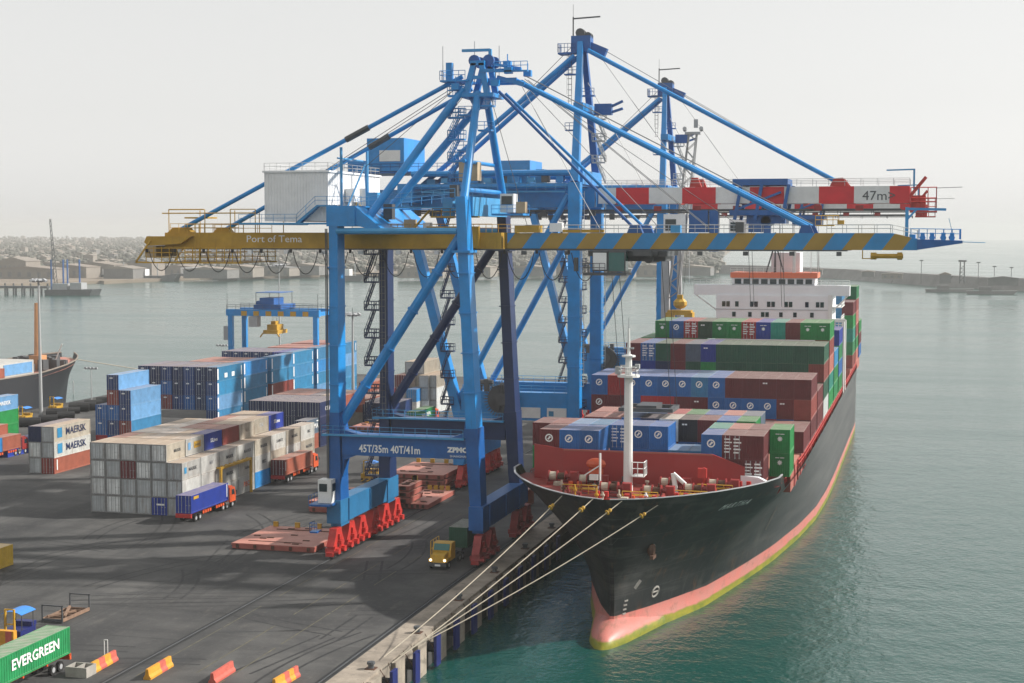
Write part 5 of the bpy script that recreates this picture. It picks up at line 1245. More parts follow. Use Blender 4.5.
# big blue stack: six wide, two rows deep
p = pt(216.9,367.4,z=14.5); gx, gy = p.x-W_/2, p.y
sides = {(0,4):'cyan',(0,3):'cyan',(0,2):'sky',(1,4):'azure',(1,3):'ltblue',(1,2):'cyan',(2,4):'ltblue',(2,3):'cyan',(2,2):'redbrown'}
for r in range(2):
    for i in range(7):
        for t in range(5):
            if i > 0 and r > 0 and t < 4: continue
            if t < 2 and i > 0: continue
            if r > 0 and i > 4: continue
            dc = rnd.choice(('dkblue','dkblue','blue','navy'))
            if (i,t) in ((4,2),): dc = 'redbrown'
            if (i,t) in ((4,3),): dc = 'blue'
            c = sides.get((r,t), 'ltblue') if i == 0 else dc
            if t == 4 and i > 0 and r > 0: c = rnd.choice(('rust','dkblue','pink'))
            ms = [('label',1,-.9,1.7,'bwhite')] if r == 0 and t > 1 else []
            if i == 0: ms += [('panel',.5,1.45,.55,2.2,'bwhite'),('panel',11.6,1.45,.3,1.9,'bwhite')]
            if (r,i,t) == (0,0,4): ms += [('panel',4.2,1.0,1.3,.9,'bwhite'),('panel',7.6,1.0,1.3,.9,'bwhite')]
            yard(12.19, HH-.01, c, gx-i*2.5, gy+r*12.7, t*HH, f"{cname(c)} long container, {ORD[i]} column, {T5[t]} tier, {('front','rear')[r]} of big blue stack", 'door' if r == 0 else 'plain', ms, dc)
# rows behind, under the yard crane
p = pt(293,352.5,z=14.5); hx, hy = p.x-W_/2, p.y
for r in range(3):
    for i in range(7):
        for t in range(5):
            if i > 0 and t < 4 and not (r == 0 and t == 3 and i < 2): continue
            if r > 0 and i > 4: continue
            dc = 'dkblue' if i != 1 else 'royal'; c = (('cyan','ltblue','cyan','ltblue','cyan'),('ltblue','sky','cyan','azure','ltblue'),('azure','cyan','ltblue','sky','ltblue'))[r][t] if i == 0 else ('pink' if r > 0 else dc)
            ms = [('label',1,-.9,1.7,'bwhite')] if r == 0 else []
            if i == 0: ms += [('panel',.5,1.45,.5,2.2,'bwhite'),('panel',11.6,1.45,.3,1.9,'bwhite')]
            yard(12.19, HH-.01, c, hx-i*2.5, hy+r*14.2, t*HH, f"{cname(c)} long container, {ORD[i]} column, {T5[t]} tier, {('front','middle','rear')[r]} row below yard crane", 'door' if r == 0 else 'plain', ms, dc)
for t, c in ((2,'redbrown'),(3,'cyan'),(4,'ltblue')): yard(12.19, HH-.01, c, gx+.2, gy+26.5, t*HH, f"{cname(c)} long container, {T5[t]} tier of slim stack behind big blue stack", 'plain', [('panel',.5,1.45,.5,2.2,'bwhite')])
for t, c in ((0,'blue'),(1,'ltblue')): yard(12.19, HH-.01, c, gx+.2, gy+26.5, t*HH, f"{cname(c)} long container, {T5[t]} tier of slim stack behind big blue stack", 'plain')
# dark navy rows with white lettering
p = pt(319.2,402.7,z=8.7); nx, ny = p.x-W_/2, p.y+.4
for i in range(6):
    for t in range(3):
        if i and t < 1: continue
        c = 'navy'; ms = [('text','CMA CGM',1.25,6.0,1.4,'bwhite',1.1)] if i == 0 and t == 2 else []
        yard(12.19, HH-.01, c, nx-i*2.5, ny, t*HH, f"navy long container, {ORD[i]} column, {T5[t] if t<2 else 'top'} tier of navy block", 'door', ms)
for i in range(6):
    c = rnd.choice(('rust','cream','tan','navy')) if i else 'rust'
    if c == 'tan': c = 'cream'
    yard(12.19, HH-.01, c, nx-i*2.5, ny+12.8, 2*HH, f"{cname(c)} long container, {ORD[i]} column, top tier behind navy block", 'plain')
p = pt(306.4,421.1,z=5.8); mx2, my2 = p.x-W_/2, p.y
for t, c, ms in ((0,'rust',[('panel',.6,1.5,.25,1.7,'bwhite')]),(1,'slate',[('text','CMA CGM',1.35,6.2,1.4,'bwhite',1.1),('panel',5.6,2.35,.9,.2,'bwhite')])):
    yard(12.19, HH-.01, c, mx2, my2, t*HH, f"{cname(c)} long container, {('lower','upper')[t]} of the pair beside navy block", 'door', ms, 'navy' if t else None)
# far yard between the crane legs
q = pt(417,365,z=8.7)
for i, (u, v, z, c, d) in enumerate(((405,361.5,11.6,'dgrey','top reefer'),(414,361.5,11.6,'grey','second top reefer'))):
    p = pt(u,v,z=z); yard(12.19, HH-.01, 'cream', p.x+W_/2, p.y, z-HH, f"{cname(c)} door container, {d} of far stack between crane legs", 'door', (), c)
    for t in range(3): yard(12.19, HH-.01, ('grey','cream','cream')[t], p.x+W_/2, p.y, t*HH, f"{('grey','cream','cream')[t]} container, {T5[t]} tier below {d}, far stack", 'door', (), ('dgrey','grey','dgrey')[t])
for i, (u, v, z, c, dc, d) in enumerate(((395,374.8,8.7,'rust','maroon','rust red container'),(425,375.5,8.7,'cream','dgrey','cream topped container'),(416,376,8.7,'cream','dgrey','grey door container'),(418.5,386.3,5.8,'white','grey','off white container'),(409,388,5.8,'grey','grey','pale grey container'),(400,391,5.8,'azure','azure','blue container'))):
    p = pt(u,v,z=z); n_ = round(z/HH)
    for t in range(n_):
        top = t == n_-1
        yard(12.19 if i < 3 else 6.06, HH-.01, c if top else 'grey', p.x+W_/2, p.y+i*.9, t*HH, f"{d}, {T5[t] if not top else 'top'} of its far stack seen between crane legs", 'door', [rtext('MAERSK','dgrey',.7)] if (i,top)==(3,True) else [], dc if top else 'dgrey')
for k, (u, v, c) in enumerate(((352,398,'redbrown'),(358,400,'rust'),(363,398,'cream'),(368,394,'redbrown'),(352,386,'rust'))):
    p = pt(u,v,z=5.8)
    for t in (0,1): yard(12.19, HH-.01, c if t else 'cream', p.x, p.y+k*2, t*HH, f"{cname(c if t else 'cream')} container, {('lower','upper')[t]}, {ORD[k]} of five behind the near crane leg", 'plain')
for k, (u, c) in enumerate(((352,'navy'),(362,'navy'),(372,'dkblue'))):
    p = pt(u+16,402+k,z=5.8); yard(12.19, HH-.01, c, p.x, p.y, HH, f"{cname(c)} container behind the stair tower, {ORD[k]} of three", 'door'); yard(12.19, HH-.01, 'navy', p.x, p.y, 0, f"navy container under the {ORD[k]} one behind the stair tower", 'door')
# left edge
for t, c, tx in ((0,'green',None),(1,'green',None),(2,'sky','MAERSK')):
    p = pt(18,394,z=8.7); yard(12.19, HH-.01, c, p.x-W_/2, p.y-12.2, t*HH, f"{cname(c)} long container, {T5[t] if t<2 else 'top'} of stack beside the docked black ship", 'plain', [('text',tx,1.1,7.5,1.5,'bwhite',1)] if tx else [])
p = pt(30,437,z=2.9); yard(12.19, HH-.01, 'royal', p.x, p.y, 0, 'royal blue long container on the ground behind the small truck', 'plain')
p = pt(22,441,z=2.9); yard(12.19, HH-.01, 'royal', p.x-3, p.y-2, 0, 'royal blue long container next to the orange one', 'plain')
p = pt(2,425,z=5.8); yard(12.19, HH-.01, 'rust', p.x-1.4, p.y-10, HH, 'rust red container at the picture edge, upper of two', 'plain'); yard(12.19, HH-.01, 'rust', p.x-1.4, p.y-10, 0, 'rust red container at the picture edge, lower of two', 'plain')
yc = container(6.06, 2.6, 'yellow', -57.3-1.2, 166.0, 0, 'yellow container lying alone on the asphalt at the picture edge', GY_, 'plain', [('panel',2.4,1.3,.9,.8,'dgrey')])

# ================================================================== vehicles
def wheel(parent, x, y, r=.5, w_=.32, m='black'):
    o = MB().tube((x-w_/2,y,r),(x+w_/2,y,r),r,n=14).build('wheel', M[m], parent); MB().tube((x-w_/2-.02,y,r),(x+w_/2+.02,y,r),r*.52,n=10).build('rim', M['grey'], o); return o
def truck(loc, label, cabm, chassism, cont, L, clabel, lettering=(), direction=1, cabless=False, doorcol=None, front='door'):
    # built pointing +y: trailer from y=0 to L, tractor ahead
    t = empty('container_truck', (0,0,0), label, 'truck', 'container trucks in the terminal')
    b = MB(); zt = 1.35
    for x in (-.55,.55): b.box(x-.09,x+.09,0,L+1.2,zt-.32,zt)
    for y in (0.1,L*.33,L*.66,L-.2): b.box(-1.22,1.22,y-.1,y+.1,zt-.2,zt-.02)
    b.box(-1.22,1.22,-.15,.12,.75,zt); b.box(-1.2,-.7,-.2,-.14,.8,1.1); b.box(.7,1.2,-.2,-.14,.8,1.1)
    b.build('trailer_frame', M[chassism], t)
    b = MB()
    for k in range(4): b.box(1.13,1.22,L*.30+k*.75,L*.30+k*.75+.5,.78,1.2); b.box(1.13,1.22,L*.66+k*.75,L*.66+k*.75+.5,.82,1.2)
    b.build('side_guard', M['orange'], t)
    for y in (1.6, 2.9):
        for x in (-1.0, 1.0): wheel(t, x, y)
    for y in (L-1.6, L-.3) if not cabless else ():
        for x in (-1.0, 1.0): wheel(t, x, y)
    if not cabless:
        y0 = L + .55
        MB().box(-.5,.5,L-2.6,y0+2.6,.55,1.0).build('tractor_frame', M['dgrey'], t)
        cab = MB().prism([(y0,.9),(y0+2.1,.9),(y0+2.15,2.0),(y0+1.75,3.05),(y0+.1,3.05),(y0,2.6)],0,-1.2,1.2).build('cab', M[cabm], t)
        MB().prism([(y0+2.16,2.02),(y0+1.80,2.95),(y0+1.84,2.97),(y0+2.20,2.03)],0,-1.05,1.05).build('windscreen', M['glass'], cab)
        for s in (-1,1): MB().box(s*1.2-.015,s*1.2+.015,y0+.75,y0+1.65,1.95,2.75).build('window', M['glass'], cab); MB().box(s*1.42-.08,s*1.42+.08,y0+1.85,y0+1.95,1.9,2.5).build('mirror', M['dgrey'], cab)
        MB().box(-1.2,1.2,y0+2.1,y0+2.35,.55,.95).build('bumper', M['dgrey'], t); MB().box(-.8,.8,y0+2.12,y0+2.17,1.05,1.75).build('grille', M['dgrey'], cab)
        MB().tube((1.05,y0-.25,1.0),(1.05,y0-.25,3.5),.09,n=8).build('exhaust_stack', M['steel'], t); MB().tube((1.0,y0-1.5,.85),(1.0,y0-.4,.85),.33,n=10).build('fuel_tank', M['steel'], t)
        MB().box(-1.25,1.25,y0+.02,y0+.1,1.0,1.1).box(-.9,.9,y0+.3,y0+1.6,3.06,3.25).build('roof_fairing', M[cabm], cab)
        for sx in (-.85,.85): MB().box(sx-.2,sx+.2,y0+2.36,y0+2.4,.62,.85).build('headlight', M['lamp'], t)
        for x in (-1.0,1.0): wheel(t, x, y0+1.1)
    rz = 0 if direction > 0 else math.pi
    t.location = loc; t.rotation_euler = (0,0,rz)
    if cont:
        c, H = cont
        o = container(L, H, c, loc[0], loc[1], 1.36+loc[2], clabel, 'containers on trucks', front, lettering, rot=rz, doorcol=doorcol)
    return t
truck((-49.5,203.2,0), 'orange cab truck carrying a royal blue container beside the reefer stack', 'orange', 'red', ('royal',2.6), 12.19, 'royal blue long container riding on the orange cab truck', [('panel',1.6,2.15,1.6,.42,'yellow'),('panel',11.8,1.5,.2,1.9,'bwhite')])
truck((-50.6,239.4,0), 'orange cab truck carrying a rust red container past the white reefers', 'orange', 'red', ('rust',2.6), 12.19, 'rust red long container riding on a truck beside white reefers', [('panel',.5,1.5,.2,1.5,'bwhite')], doorcol='maroon')
truck((-112.0,246.5,0), 'red trailer truck with two short containers at the picture edge', 'dred', 'red', None, 12.19, '')
container(6.06, 2.6, 'azure', -112.0, 246.6, 1.36, 'blue short container on the rear of the red trailer', 'containers on trucks', 'door', [('text','MAERSK',.6,3.6,1.4,'bwhite',1)], doorcol='blue')
container(6.06, 2.6, 'rust', -112.0, 252.8, 1.36, 'rust red short container on the front of the red trailer', 'containers on trucks', 'plain')
truck((-26.95,132.2,0), 'trailer truck with bright green container at the near picture corner', 'orange', 'orange', ('egreen',2.6), 12.19, 'bright green long container on the trailer at the near corner', [], -1)
text_on('EVERGREEN', 1.35, (-26.95+W_/2+.0, 126.3, 2.75), (0,1,0), None, M['bwhite'], squeeze=1.12, bold=.03)
ev = [o for o in S.objects if o.get('label') == 'bright green long container on the trailer at the near corner'][0]
tx = [o for o in S.objects if o.name.startswith('lettering') and o.parent is None][-1]
bpy.context.view_layer.update(); tx.data.transform(Matrix.Rotation(-math.pi,4,'Z') @ Matrix.Translation(-ev.location)); tx.parent = ev
# green truck between far legs and yellow tractor with green box
p = pt(412,424,z=1.4); truck((p.x,p.y,0), 'orange cab truck with green container seen through the far crane legs', 'orange', 'red', ('green',2.6), 12.19, 'green container on the truck seen through the far legs', [('text','EVERGREEN',1.1,6,1.4,'bwhite',1)])
yt = empty('terminal_tractor', (-4.9,190.8,0), 'yellow bonneted tractor truck with lit headlamps under the crane', 'truck', 'container trucks in the terminal')
for_y = 182.6
def Y(d): return for_y + d
b = MB(); b.box(-5.45,-4.35,Y(.2),Y(7.6),.55,.95); b.box(-5.9,-3.9,Y(7.2),Y(20),1.0,1.35); b.build('frame', M['dgrey'], yt)
cab = MB().prism([(Y(1.7),.9),(Y(3.6),.9),(Y(3.6),3.0),(Y(2.1),3.0),(Y(1.7),2.1)],0,-6.1,-3.7).prism([(Y(.1),.9),(Y(1.7),.9),(Y(1.7),2.0),(Y(.2),1.8)],0,-5.75,-4.05).build('cab', M['yellow'], yt)
MB().prism([(Y(1.66),2.14),(Y(2.02),2.9),(Y(1.98),2.92),(Y(1.62),2.15)],0,-5.9,-3.9).build('windscreen', M['tglass'], cab)
for x in (-5.85,-3.95):
    MB().box(x-.25,x+.25,Y(.1),Y(1.7),.95,1.35).build('fender', M['yellow'], cab)
hl = bpy.data.materials.new('lit_headlamp'); hl.use_nodes = True; hl.node_tree.nodes['Principled BSDF'].inputs['Emission Color'].default_value = (1,.8,.5,1); hl.node_tree.nodes['Principled BSDF'].inputs['Emission Strength'].default_value = 2
for x in (-5.8,-4.0): MB().tube((x,Y(.02),1.2),(x,Y(.12),1.2),.17,n=10).build('headlight', hl, yt)
MB().box(-6.0,-3.8,Y(-.1),Y(.1),.45,.85).build('bumper', M['dgrey'], yt); MB().box(-5.2,-4.5,Y(-.13),Y(-.1),.5,.72).build('number_plate', M['white'], yt)
b = MB(); b.rail([(-6.4,Y(2),.95),(-6.4,Y(5.4),.95)],2.2,1.1,.06); b.tube((-6.2,Y(1.4),.9),(-6.2,Y(1.4),3.2),.08,n=6); b.build('guard_frame', M['yellow'], yt)
for y in (1.0,5.6,6.9,17.5,18.8):
    for x in (-5.95,-3.85): wheel(yt, x, Y(y))
container(6.06, 2.6, 'dkgreen', pt(449,547,z=1.4).x+W_/2, pt(449,547,z=1.4).y, 1.4, 'dark green container with dusty roof behind the yellow tractor', 'containers on trucks', 'plain')
yard(6.06, 2.6, 'rust', -6.3, 226, 0.0, 'rust red short container on the quay between the seaside crane legs', 'plain')

# ================================================================== hatch covers on the ground
def hatch(x0, x1, y0, y1, z, label, n=1):
    t = empty('hatch_cover', ((x0+x1)/2,(y0+y1)/2,z), label, 'hatch cover', 'ship hatch covers set down on the terminal')
    MB().box(x0,x1,y0,y1,z+.12,z+.8).box(x0+.2,x1-.2,y0+.2,y1-.2,z,z+.12).build('panel', M['hatch'], t)
    b = MB(); b.box(x0-.08,x1+.08,y0-.08,y0-.001,z+.55,z+.8); b.box(x0-.08,x1+.08,y1+.001,y1+.08,z+.55,z+.8)
    b.build('end_flange', M['hatch'], t); MB().box(x0+1.5,x1-2.5,y0+1.8,y0+1.95,z+.8,z+.86).build('rail_strip', M['ruststeel'], t); MB().box(x0+2.0,x1-1.0,y1-2.4,y1-2.2,z+.8,z+.9).build('rail_strip', M['ruststeel'], t)
    for k in range(9): xx = rnd.uniform(x0+1,x1-1); yy = rnd.uniform(y0+1,y1-1); MB().box(xx-.5,xx+.4,yy-.15,yy+.15,z+.8,z+.9).build('pad', M['ruststeel'], t)
    for k in range(5): MB().box(x0+.8+k*(x1-x0-1.6)/4-.2,x0+.8+k*(x1-x0-1.6)/4+.2,y0-.2,y0-.09,z+.2,z+.7).build('lug', M['ruststeel'], t)
    b = MB()
    for k in range(4): b.beam((x0+1+k*(x1-x0-2)/3,y1-.3,z+.8),(x0+1+k*(x1-x0-2)/3,y1-.3,z+1.5),.7,.25)
    b.build('lashing_bracket', M['yellow'], t)
hatch(-35.0,-23.4,188.2,200.6,0,'pink red hatch cover lying alone beside the near crane leg')
for k, z in enumerate((0,.95,1.9)): hatch(-31.0,-21.6,238.5,251.5,z,'pink red hatch cover, %s of the stack of three under the crane' % ('lowest','middle','topmost')[k])
for k, z in enumerate((0,.95)): hatch(-35.5,-24.2,216,229,z,'pink red hatch cover, %s of the pair behind the landside sill' % ('lower','upper')[k])
hatch(-24.0,-19.0+.0,222.5,236,0,'narrow pink red hatch cover beside the crane rail')
for k in range(3): hatch(-23.6,-21.4,221,227,1.0+k*.95,'short red hatch cover section, %s of the small pile by the far leg' % ('lowest','middle','topmost')[k])
for k in range(3):
    p = pt(362+k*3,428+k*1.5,z=2.2); hatch(p.x-3,p.x+3.5,p.y-2,p.y+5,1.2*k,'pink hatch panel, %s of the heap seen behind the walkway' % ('lowest','middle','topmost')[k])

# ================================================================== small things on the terminal
def barrier(u, v, u2, v2, label, stripes):
    p = pt(u,v,z=0); q = pt(u2,v2,z=0); d = (q-p); L = d.length; d.normalize(); nrm = Vector((-d.y,d.x,0))
    t = empty('road_barrier', p, label, 'barrier', 'painted concrete barriers'); n = len(stripes)
    prof = [(-.38,0),(-.38,.2),(-.2,.45),(-.13,1.0),(.13,1.0),(.2,.45),(.38,.2),(.38,0)]
    b = MB()
    for k in range(n):
        a0, a1 = L*k/n, L*(k+1)/n; vs = []
        for a in (a0, a1): vs += [tuple(p+d*a+nrm*x+Vector((0,0,z))) for x, z in prof]
        m = len(prof); fs = [(i, (i+1)%m, (i+1)%m+m, i+m) for i in range(m)]
        if k == 0: fs.append(tuple(reversed(range(m))))
        if k == n-1: fs.append(tuple(range(m,2*m)))
        b.add(vs, fs, stripes[k])
    b.build('block', [M['ylw'], M['rdp']], t)
    return t
M['ylw'] = mat('barrier_yellow', (.60,.28,.02), .7, var=.25, scale=2); M['rdp'] = mat('barrier_red', (.50,.10,.07), .7, var=.25, scale=2)
barrier(92,673,115,660,'yellow and red concrete barrier beside the grey tubs',(0,1,0,1)); barrier(147,680,170,666,'yellow and red concrete barrier, middle one on the asphalt',(0,0,1,0)); barrier(212,684,232,671,'plain red concrete barrier between two striped ones',(1,1,1)); barrier(274,690,297,676,'yellow and red concrete barrier nearest the quay edge',(0,0,1,0,1))
p = pt(81,675,z=0); t = empty('concrete_tub', p, 'grey open concrete tub beside the striped barrier', 'tub')
b = MB(); b.box(p.x-1.1,p.x+1.1,p.y-.9,p.y-.75,0,.95); b.box(p.x-1.1,p.x+1.1,p.y+.75,p.y+.9,0,.95); b.box(p.x-1.1,p.x-.95,p.y-.75,p.y+.75,0,.95); b.box(p.x+.95,p.x+1.1,p.y-.75,p.y+.75,0,.95); b.box(p.x-.95,p.x+.95,p.y-.75,p.y+.75,0,.12); b.box(p.x-.08,p.x+.08,p.y-.75,p.y+.75,.1,.93); b.build('tub', M['concrete'], t)
b = MB(); b.box(p.x-.9,p.x-.4,p.y-.5,p.y+.3,.1,.6); b.box(p.x+.3,p.x+.7,p.y-.3,p.y+.4,.1,.5); b.build('rubble', M['concrete'], t)
p = pt(106,650,z=1.0); t = empty('white_post', (p.x,p.y,0), 'white tube hoop standing behind the striped barrier', 'post'); MB().tube((p.x-.18,p.y,0),(p.x-.18,p.y,2.0),.05,n=6).tube((p.x+.18,p.y,0),(p.x+.18,p.y,2.0),.05,n=6).tube((p.x-.18,p.y,2),(p.x+.18,p.y,2),.05,n=6).build('hoop', M['white'], t)
# flat rack on the ground
a = pt(42,622,z=0); c = pt(62,624.5,z=0); t = empty('flat_rack', a, 'empty rusty flat rack with black end frames on the asphalt', 'flat rack')
x0, x1, y0, y1 = a.x, a.x+2.5, a.y, a.y+5.6
b = MB(); b.box(x0,x0+.15,y0,y1,.1,.45); b.box(x1-.15,x1,y0,y1,.1,.45)
for k in range(6): b.box(x0+.15,x1-.15,y0+.3+k*1.0,y0+.42+k*1.0,.15,.4)
b.beam((x0+.3,y0+.6,.5),(x1-.3,y0+3.2,.6),.25,.2); b.beam((x1-.4,y0+1,.5),(x0+.5,y0+4.8,.62),.25,.2); b.build('floor_frame', M['wood'], t)
for yy in (y0, y1):
    b = MB(); b.box(x0,x0+.14,yy-.07,yy+.07,0,1.9); b.box(x1-.14,x1,yy-.07,yy+.07,0,1.9); b.box(x0,x1,yy-.06,yy+.06,1.78,1.9) ; b.box(x0+.14,x1-.14,yy-.05,yy+.05,.1,.4); b.build('end_frame', M['dgrey'], t)
# forklift with blue canopy near the green trailer, and a second far away
def forklift(p, label, cm='yellow'):
    t = empty('forklift', (p.x,p.y,0), label, 'forklift', 'forklifts with blue canopies'); x, y = p.x, p.y
    MB().box(x-1.1,x+1.1,y-1.6,y+1.2,.55,1.35).box(x-1.0,x+1.0,y+.6,y+1.5,1.35,1.8).build('body', M[cm], t)
    b = MB()
    for sx in (-1,1):
        for yy in (-1.2,.9): b.tube((x+sx,y+yy,1.3),(x+sx,y+yy,2.9),.05,n=5)
    b.build('canopy_post', M['dgrey'], t)
    vs = []; fs = []
    for k in range(7):
        q = -1.15+2.3*k/6; z = 2.95+.3*(1-(q/1.15)**2)
        vs += [(x+q,y-1.5,z),(x+q,y+1.2,z),(x+q,y-1.5,z+.05),(x+q,y+1.2,z+.05)]
    for k in range(6):
        i = 4*k; fs += [(i,i+4,i+5,i+1),(i+2,i+3,i+7,i+6),(i,i+2,i+6,i+4),(i+1,i+5,i+7,i+3)]
    fs += [(0,1,3,2),(24,26,27,25)]
    MB().add(vs,fs).build('canopy', M['bluetarp'], t)
    b = MB()
    for sx in (-.5,.5): b.box(x+sx-.08,x+sx+.08,y-1.85,y-1.65,.3,3.6); b.box(x+sx-.1,x+sx+.1,y-3.0,y-1.9,.3,.38)
    for z in (.6,2,3.5): b.box(x-.42,x+.42,y-1.8,y-1.7,z,z+.12)
    b.build('mast', M['yellow'], t)
    for sx in (-1,1):
        for yy in (-1.1,.9): wheel(t, x+sx*.95, y+yy, .45, .3)
forklift(pt(20,640,z=0), 'blue forklift with blue canopy behind the green trailer', 'fblue')
forklift(pt(362,484,z=0)+Vector((0,4,0)), 'yellow forklift with blue canopy behind the near crane leg')
p = pt(4,655,z=0); t = empty('road_barrier', p, 'tall yellow and red barrier block at the near picture edge', 'barrier', 'painted concrete barriers'); MB().box(p.x-2.5,p.x+1.1,p.y,p.y+.6,0,2.4,0).box(p.x+.2,p.x+.9,p.y-.03,p.y-.001,.0,2.4,1).build('block', [M['ylw'],M['rdp']], t)
# yellow straddle frame beside the reefers
a = pt(203,497,z=0); t = empty('portal_frame', (-54.8,222,0), 'yellow steel lifting frame standing against the reefer stack', 'lifting frame'); b = MB()
fx0, fx1, fy0, fy1, fz = -56.0+1.2, -51.4, 219.5, 230.5, 5.6
for x in (fx0,fx1):
    for y in (fy0,fy1): b.box(x-.18,x+.18,y-.18,y+.18,0,fz)
b.build('post', M['yellow'], t); b = MB()
for x in (fx0,fx1): b.box(x-.2,x+.2,fy0+.18,fy1-.18,fz-.35,fz)
for k in range(8): b.box(fx0+.2,fx1-.2,fy0+k*1.55,fy0+k*1.55+.25,fz-.3,fz-.02)
for k in range(7): b.beam((fx0+.2,fy0+.3+k*1.55,fz-.15),(fx1-.2,fy0+1.7+k*1.55,fz-.15),.15)
b.build('top_frame', M['yellow'], t)

# ================================================================== light masts
def mast(x, y, H, label, ring=True, r=.42, n=8):
    t = empty('light_mast', (x,y,0), label, 'light mast', 'light masts of the port')
    MB().tube((x,y,0),(x,y,H),r,r*.45,n=10).build('pole', M['galv'], t)
    if ring:
        b = MB(); b.tube((x,y,H-.6),(x,y,H-.4),1.4,n=12); b.tube((x,y,H),(x,y,H+1.2),.06,n=4); b.build('head_frame', M['dgrey'], t)
        for k in range(n):
            a = 2*math.pi*k/n; MB().beam((x+1.3*math.cos(a),y+1.3*math.sin(a),H-.1),(x+1.9*math.cos(a),y+1.9*math.sin(a),H-.5),.75,.5).build('floodlight', M['grey'], t)
    else:
        MB().beam((x-1.6,y,H),(x+1.6,y,H),.15).build('crossarm', M['dgrey'], t)
        for k in range(4): MB().box(x-1.7+k*.95,x-1.1+k*.95,y-.3,y+.2,H+.05,H+.45).build('floodlight', M['grey'], t)
p = pt(40,279,y=311); mast(-138.6,311,p.z,'tall grey light mast with ring of lamps beside the black ship')
p = pt(352.5,313,y=330); mast(p.x,330,p.z,'light mast with glinting lamp ring beyond the near crane leg')
p = pt(279,264,y=420); mast(p.x,420,p.z,'slender light mast behind the yard crane', r=.3)
for k, (u, v, Hh) in enumerate(((91,369,12),(74,420,14),(540,405,10))):
    p = pt(u,v,y=(338,392,380)[k]); mast(p.x,p.y,p.z,('small twin lamp post at the far quay','small lamp post behind the reefers','small lamp post beyond the far crane')[k],False,.16)
p = pt(222,346,y=400); mast(p.x,400,p.z,'small lamp post left of the yard crane',False,.16)

# ================================================================== yard gantry crane
RT = empty('yard_gantry_crane', (-103,356,0), 'blue rubber tyred yard gantry crane straddling the far blue stacks', 'crane'); Y_ = 352.0
xl, xr = pt(231,330,y=Y_).x, pt(316,330,y=Y_).x; zt = pt(270,312,y=Y_).z
for y, m in ((Y_,'blue'),(Y_+8,'blue')):
    for x in (xl,xr): MB().beam((x,y,1.6),(x,y,zt-1),1.15,1.0).build('leg', M[m], RT)
    MB().box(xl-1.0,xr+1.0,y-.6,y+.6,zt-1.0,zt+.6).build('girder', M['boomC'] if 'boomC' in M else B, RT)
    MB().rail([(xl-.8,y-.6,zt+.6),(xr+.8,y-.6,zt+.6)],1.1,2.5,.06).build('railing', M['dgrey'], RT)
    for k, x in enumerate([xl+3+i*3.2 for i in range(6)]): MB().box(x,x+1.5,y-.64,y-.605,zt-.95,zt+.2).build('warning_patch', M['ochre'], RT)
for x in (xl,xr):
    MB().box(x-.6,x+.6,Y_-.5,Y_+8.5,1.0,2.0).build('sill_beam', B, RT)
    for y in (Y_-.2,Y_+8.2): MB().tube((x-.4,y,.8),(x+.4,y,.8),.8,n=14).build('wheel', M['black'], RT)
    MB().box(x-.5,x+.5,Y_+.6,Y_+7.4,zt-.9,zt).build('end_beam', B, RT)
tx_ = pt(268,305,y=Y_).x
b = MB(); b.box(tx_-3.5,tx_+3.5,Y_-.6,Y_+8.6,zt+.7,zt+1.8); b.box(tx_-2.2,tx_+1.5,Y_,Y_+6,zt+1.8,zt+3.4); b.tube((tx_-3,Y_+1,zt+2),(tx_-3,Y_+7,zt+2),.7,n=8); b.box(tx_-3,tx_+3.2,Y_-.4,Y_+8,zt+4.6,zt+4.75); b.build('trolley', D, RT)
for k in range(4): MB().tube((tx_-3+6*(k%2),Y_-.3+8*(k//2),zt+1.8),(tx_-3+6*(k%2),Y_-.3+8*(k//2),zt+4.6),.08,n=4).build('canopy_post', M['dgrey'], RT)
MB().box(tx_-4.6,tx_-2.4,Y_-1.2,Y_+1,zt-3.6,zt-1.1).build('operator_cab', M['grey'], RT)
b = MB(); b.box(tx_-1.8,tx_+2.0,Y_+1,Y_+7,zt-5.4,zt-4.5); b.box(tx_-1.2,tx_+1.4,Y_+2,Y_+6,zt-4.5,zt-3.2); b.box(tx_-.6,tx_+.6,Y_+3,Y_+5,zt-3.2,zt-2.4); b.beam((tx_-1.8,Y_+1,zt-5.2),(tx_-2.5,Y_+.8,zt-6.2),.3); b.beam((tx_+1.9,Y_+1,zt-5.2),(tx_+2.5,Y_+.8,zt-6.0),.3); b.build('spreader', M['yellow'], RT)
b = MB()
for s in (-1,1): b.tube((tx_+s*.5,Y_+4,zt-2.5),(tx_+s*.5,Y_+4,zt+.7),.05,n=3)
b.build('hoist_rope', M['dgrey'], RT)
MB().box(xl-2,xl-.8,Y_,Y_+3,zt-7,zt-3.6).build('generator_box', M['grey'], RT)
for x in (xl-.7,xr+.7): MB().tube((x,Y_-.5,zt),(x,Y_-.5,zt+4.5),.06,n=4).build('aerial', M['dgrey'], RT)

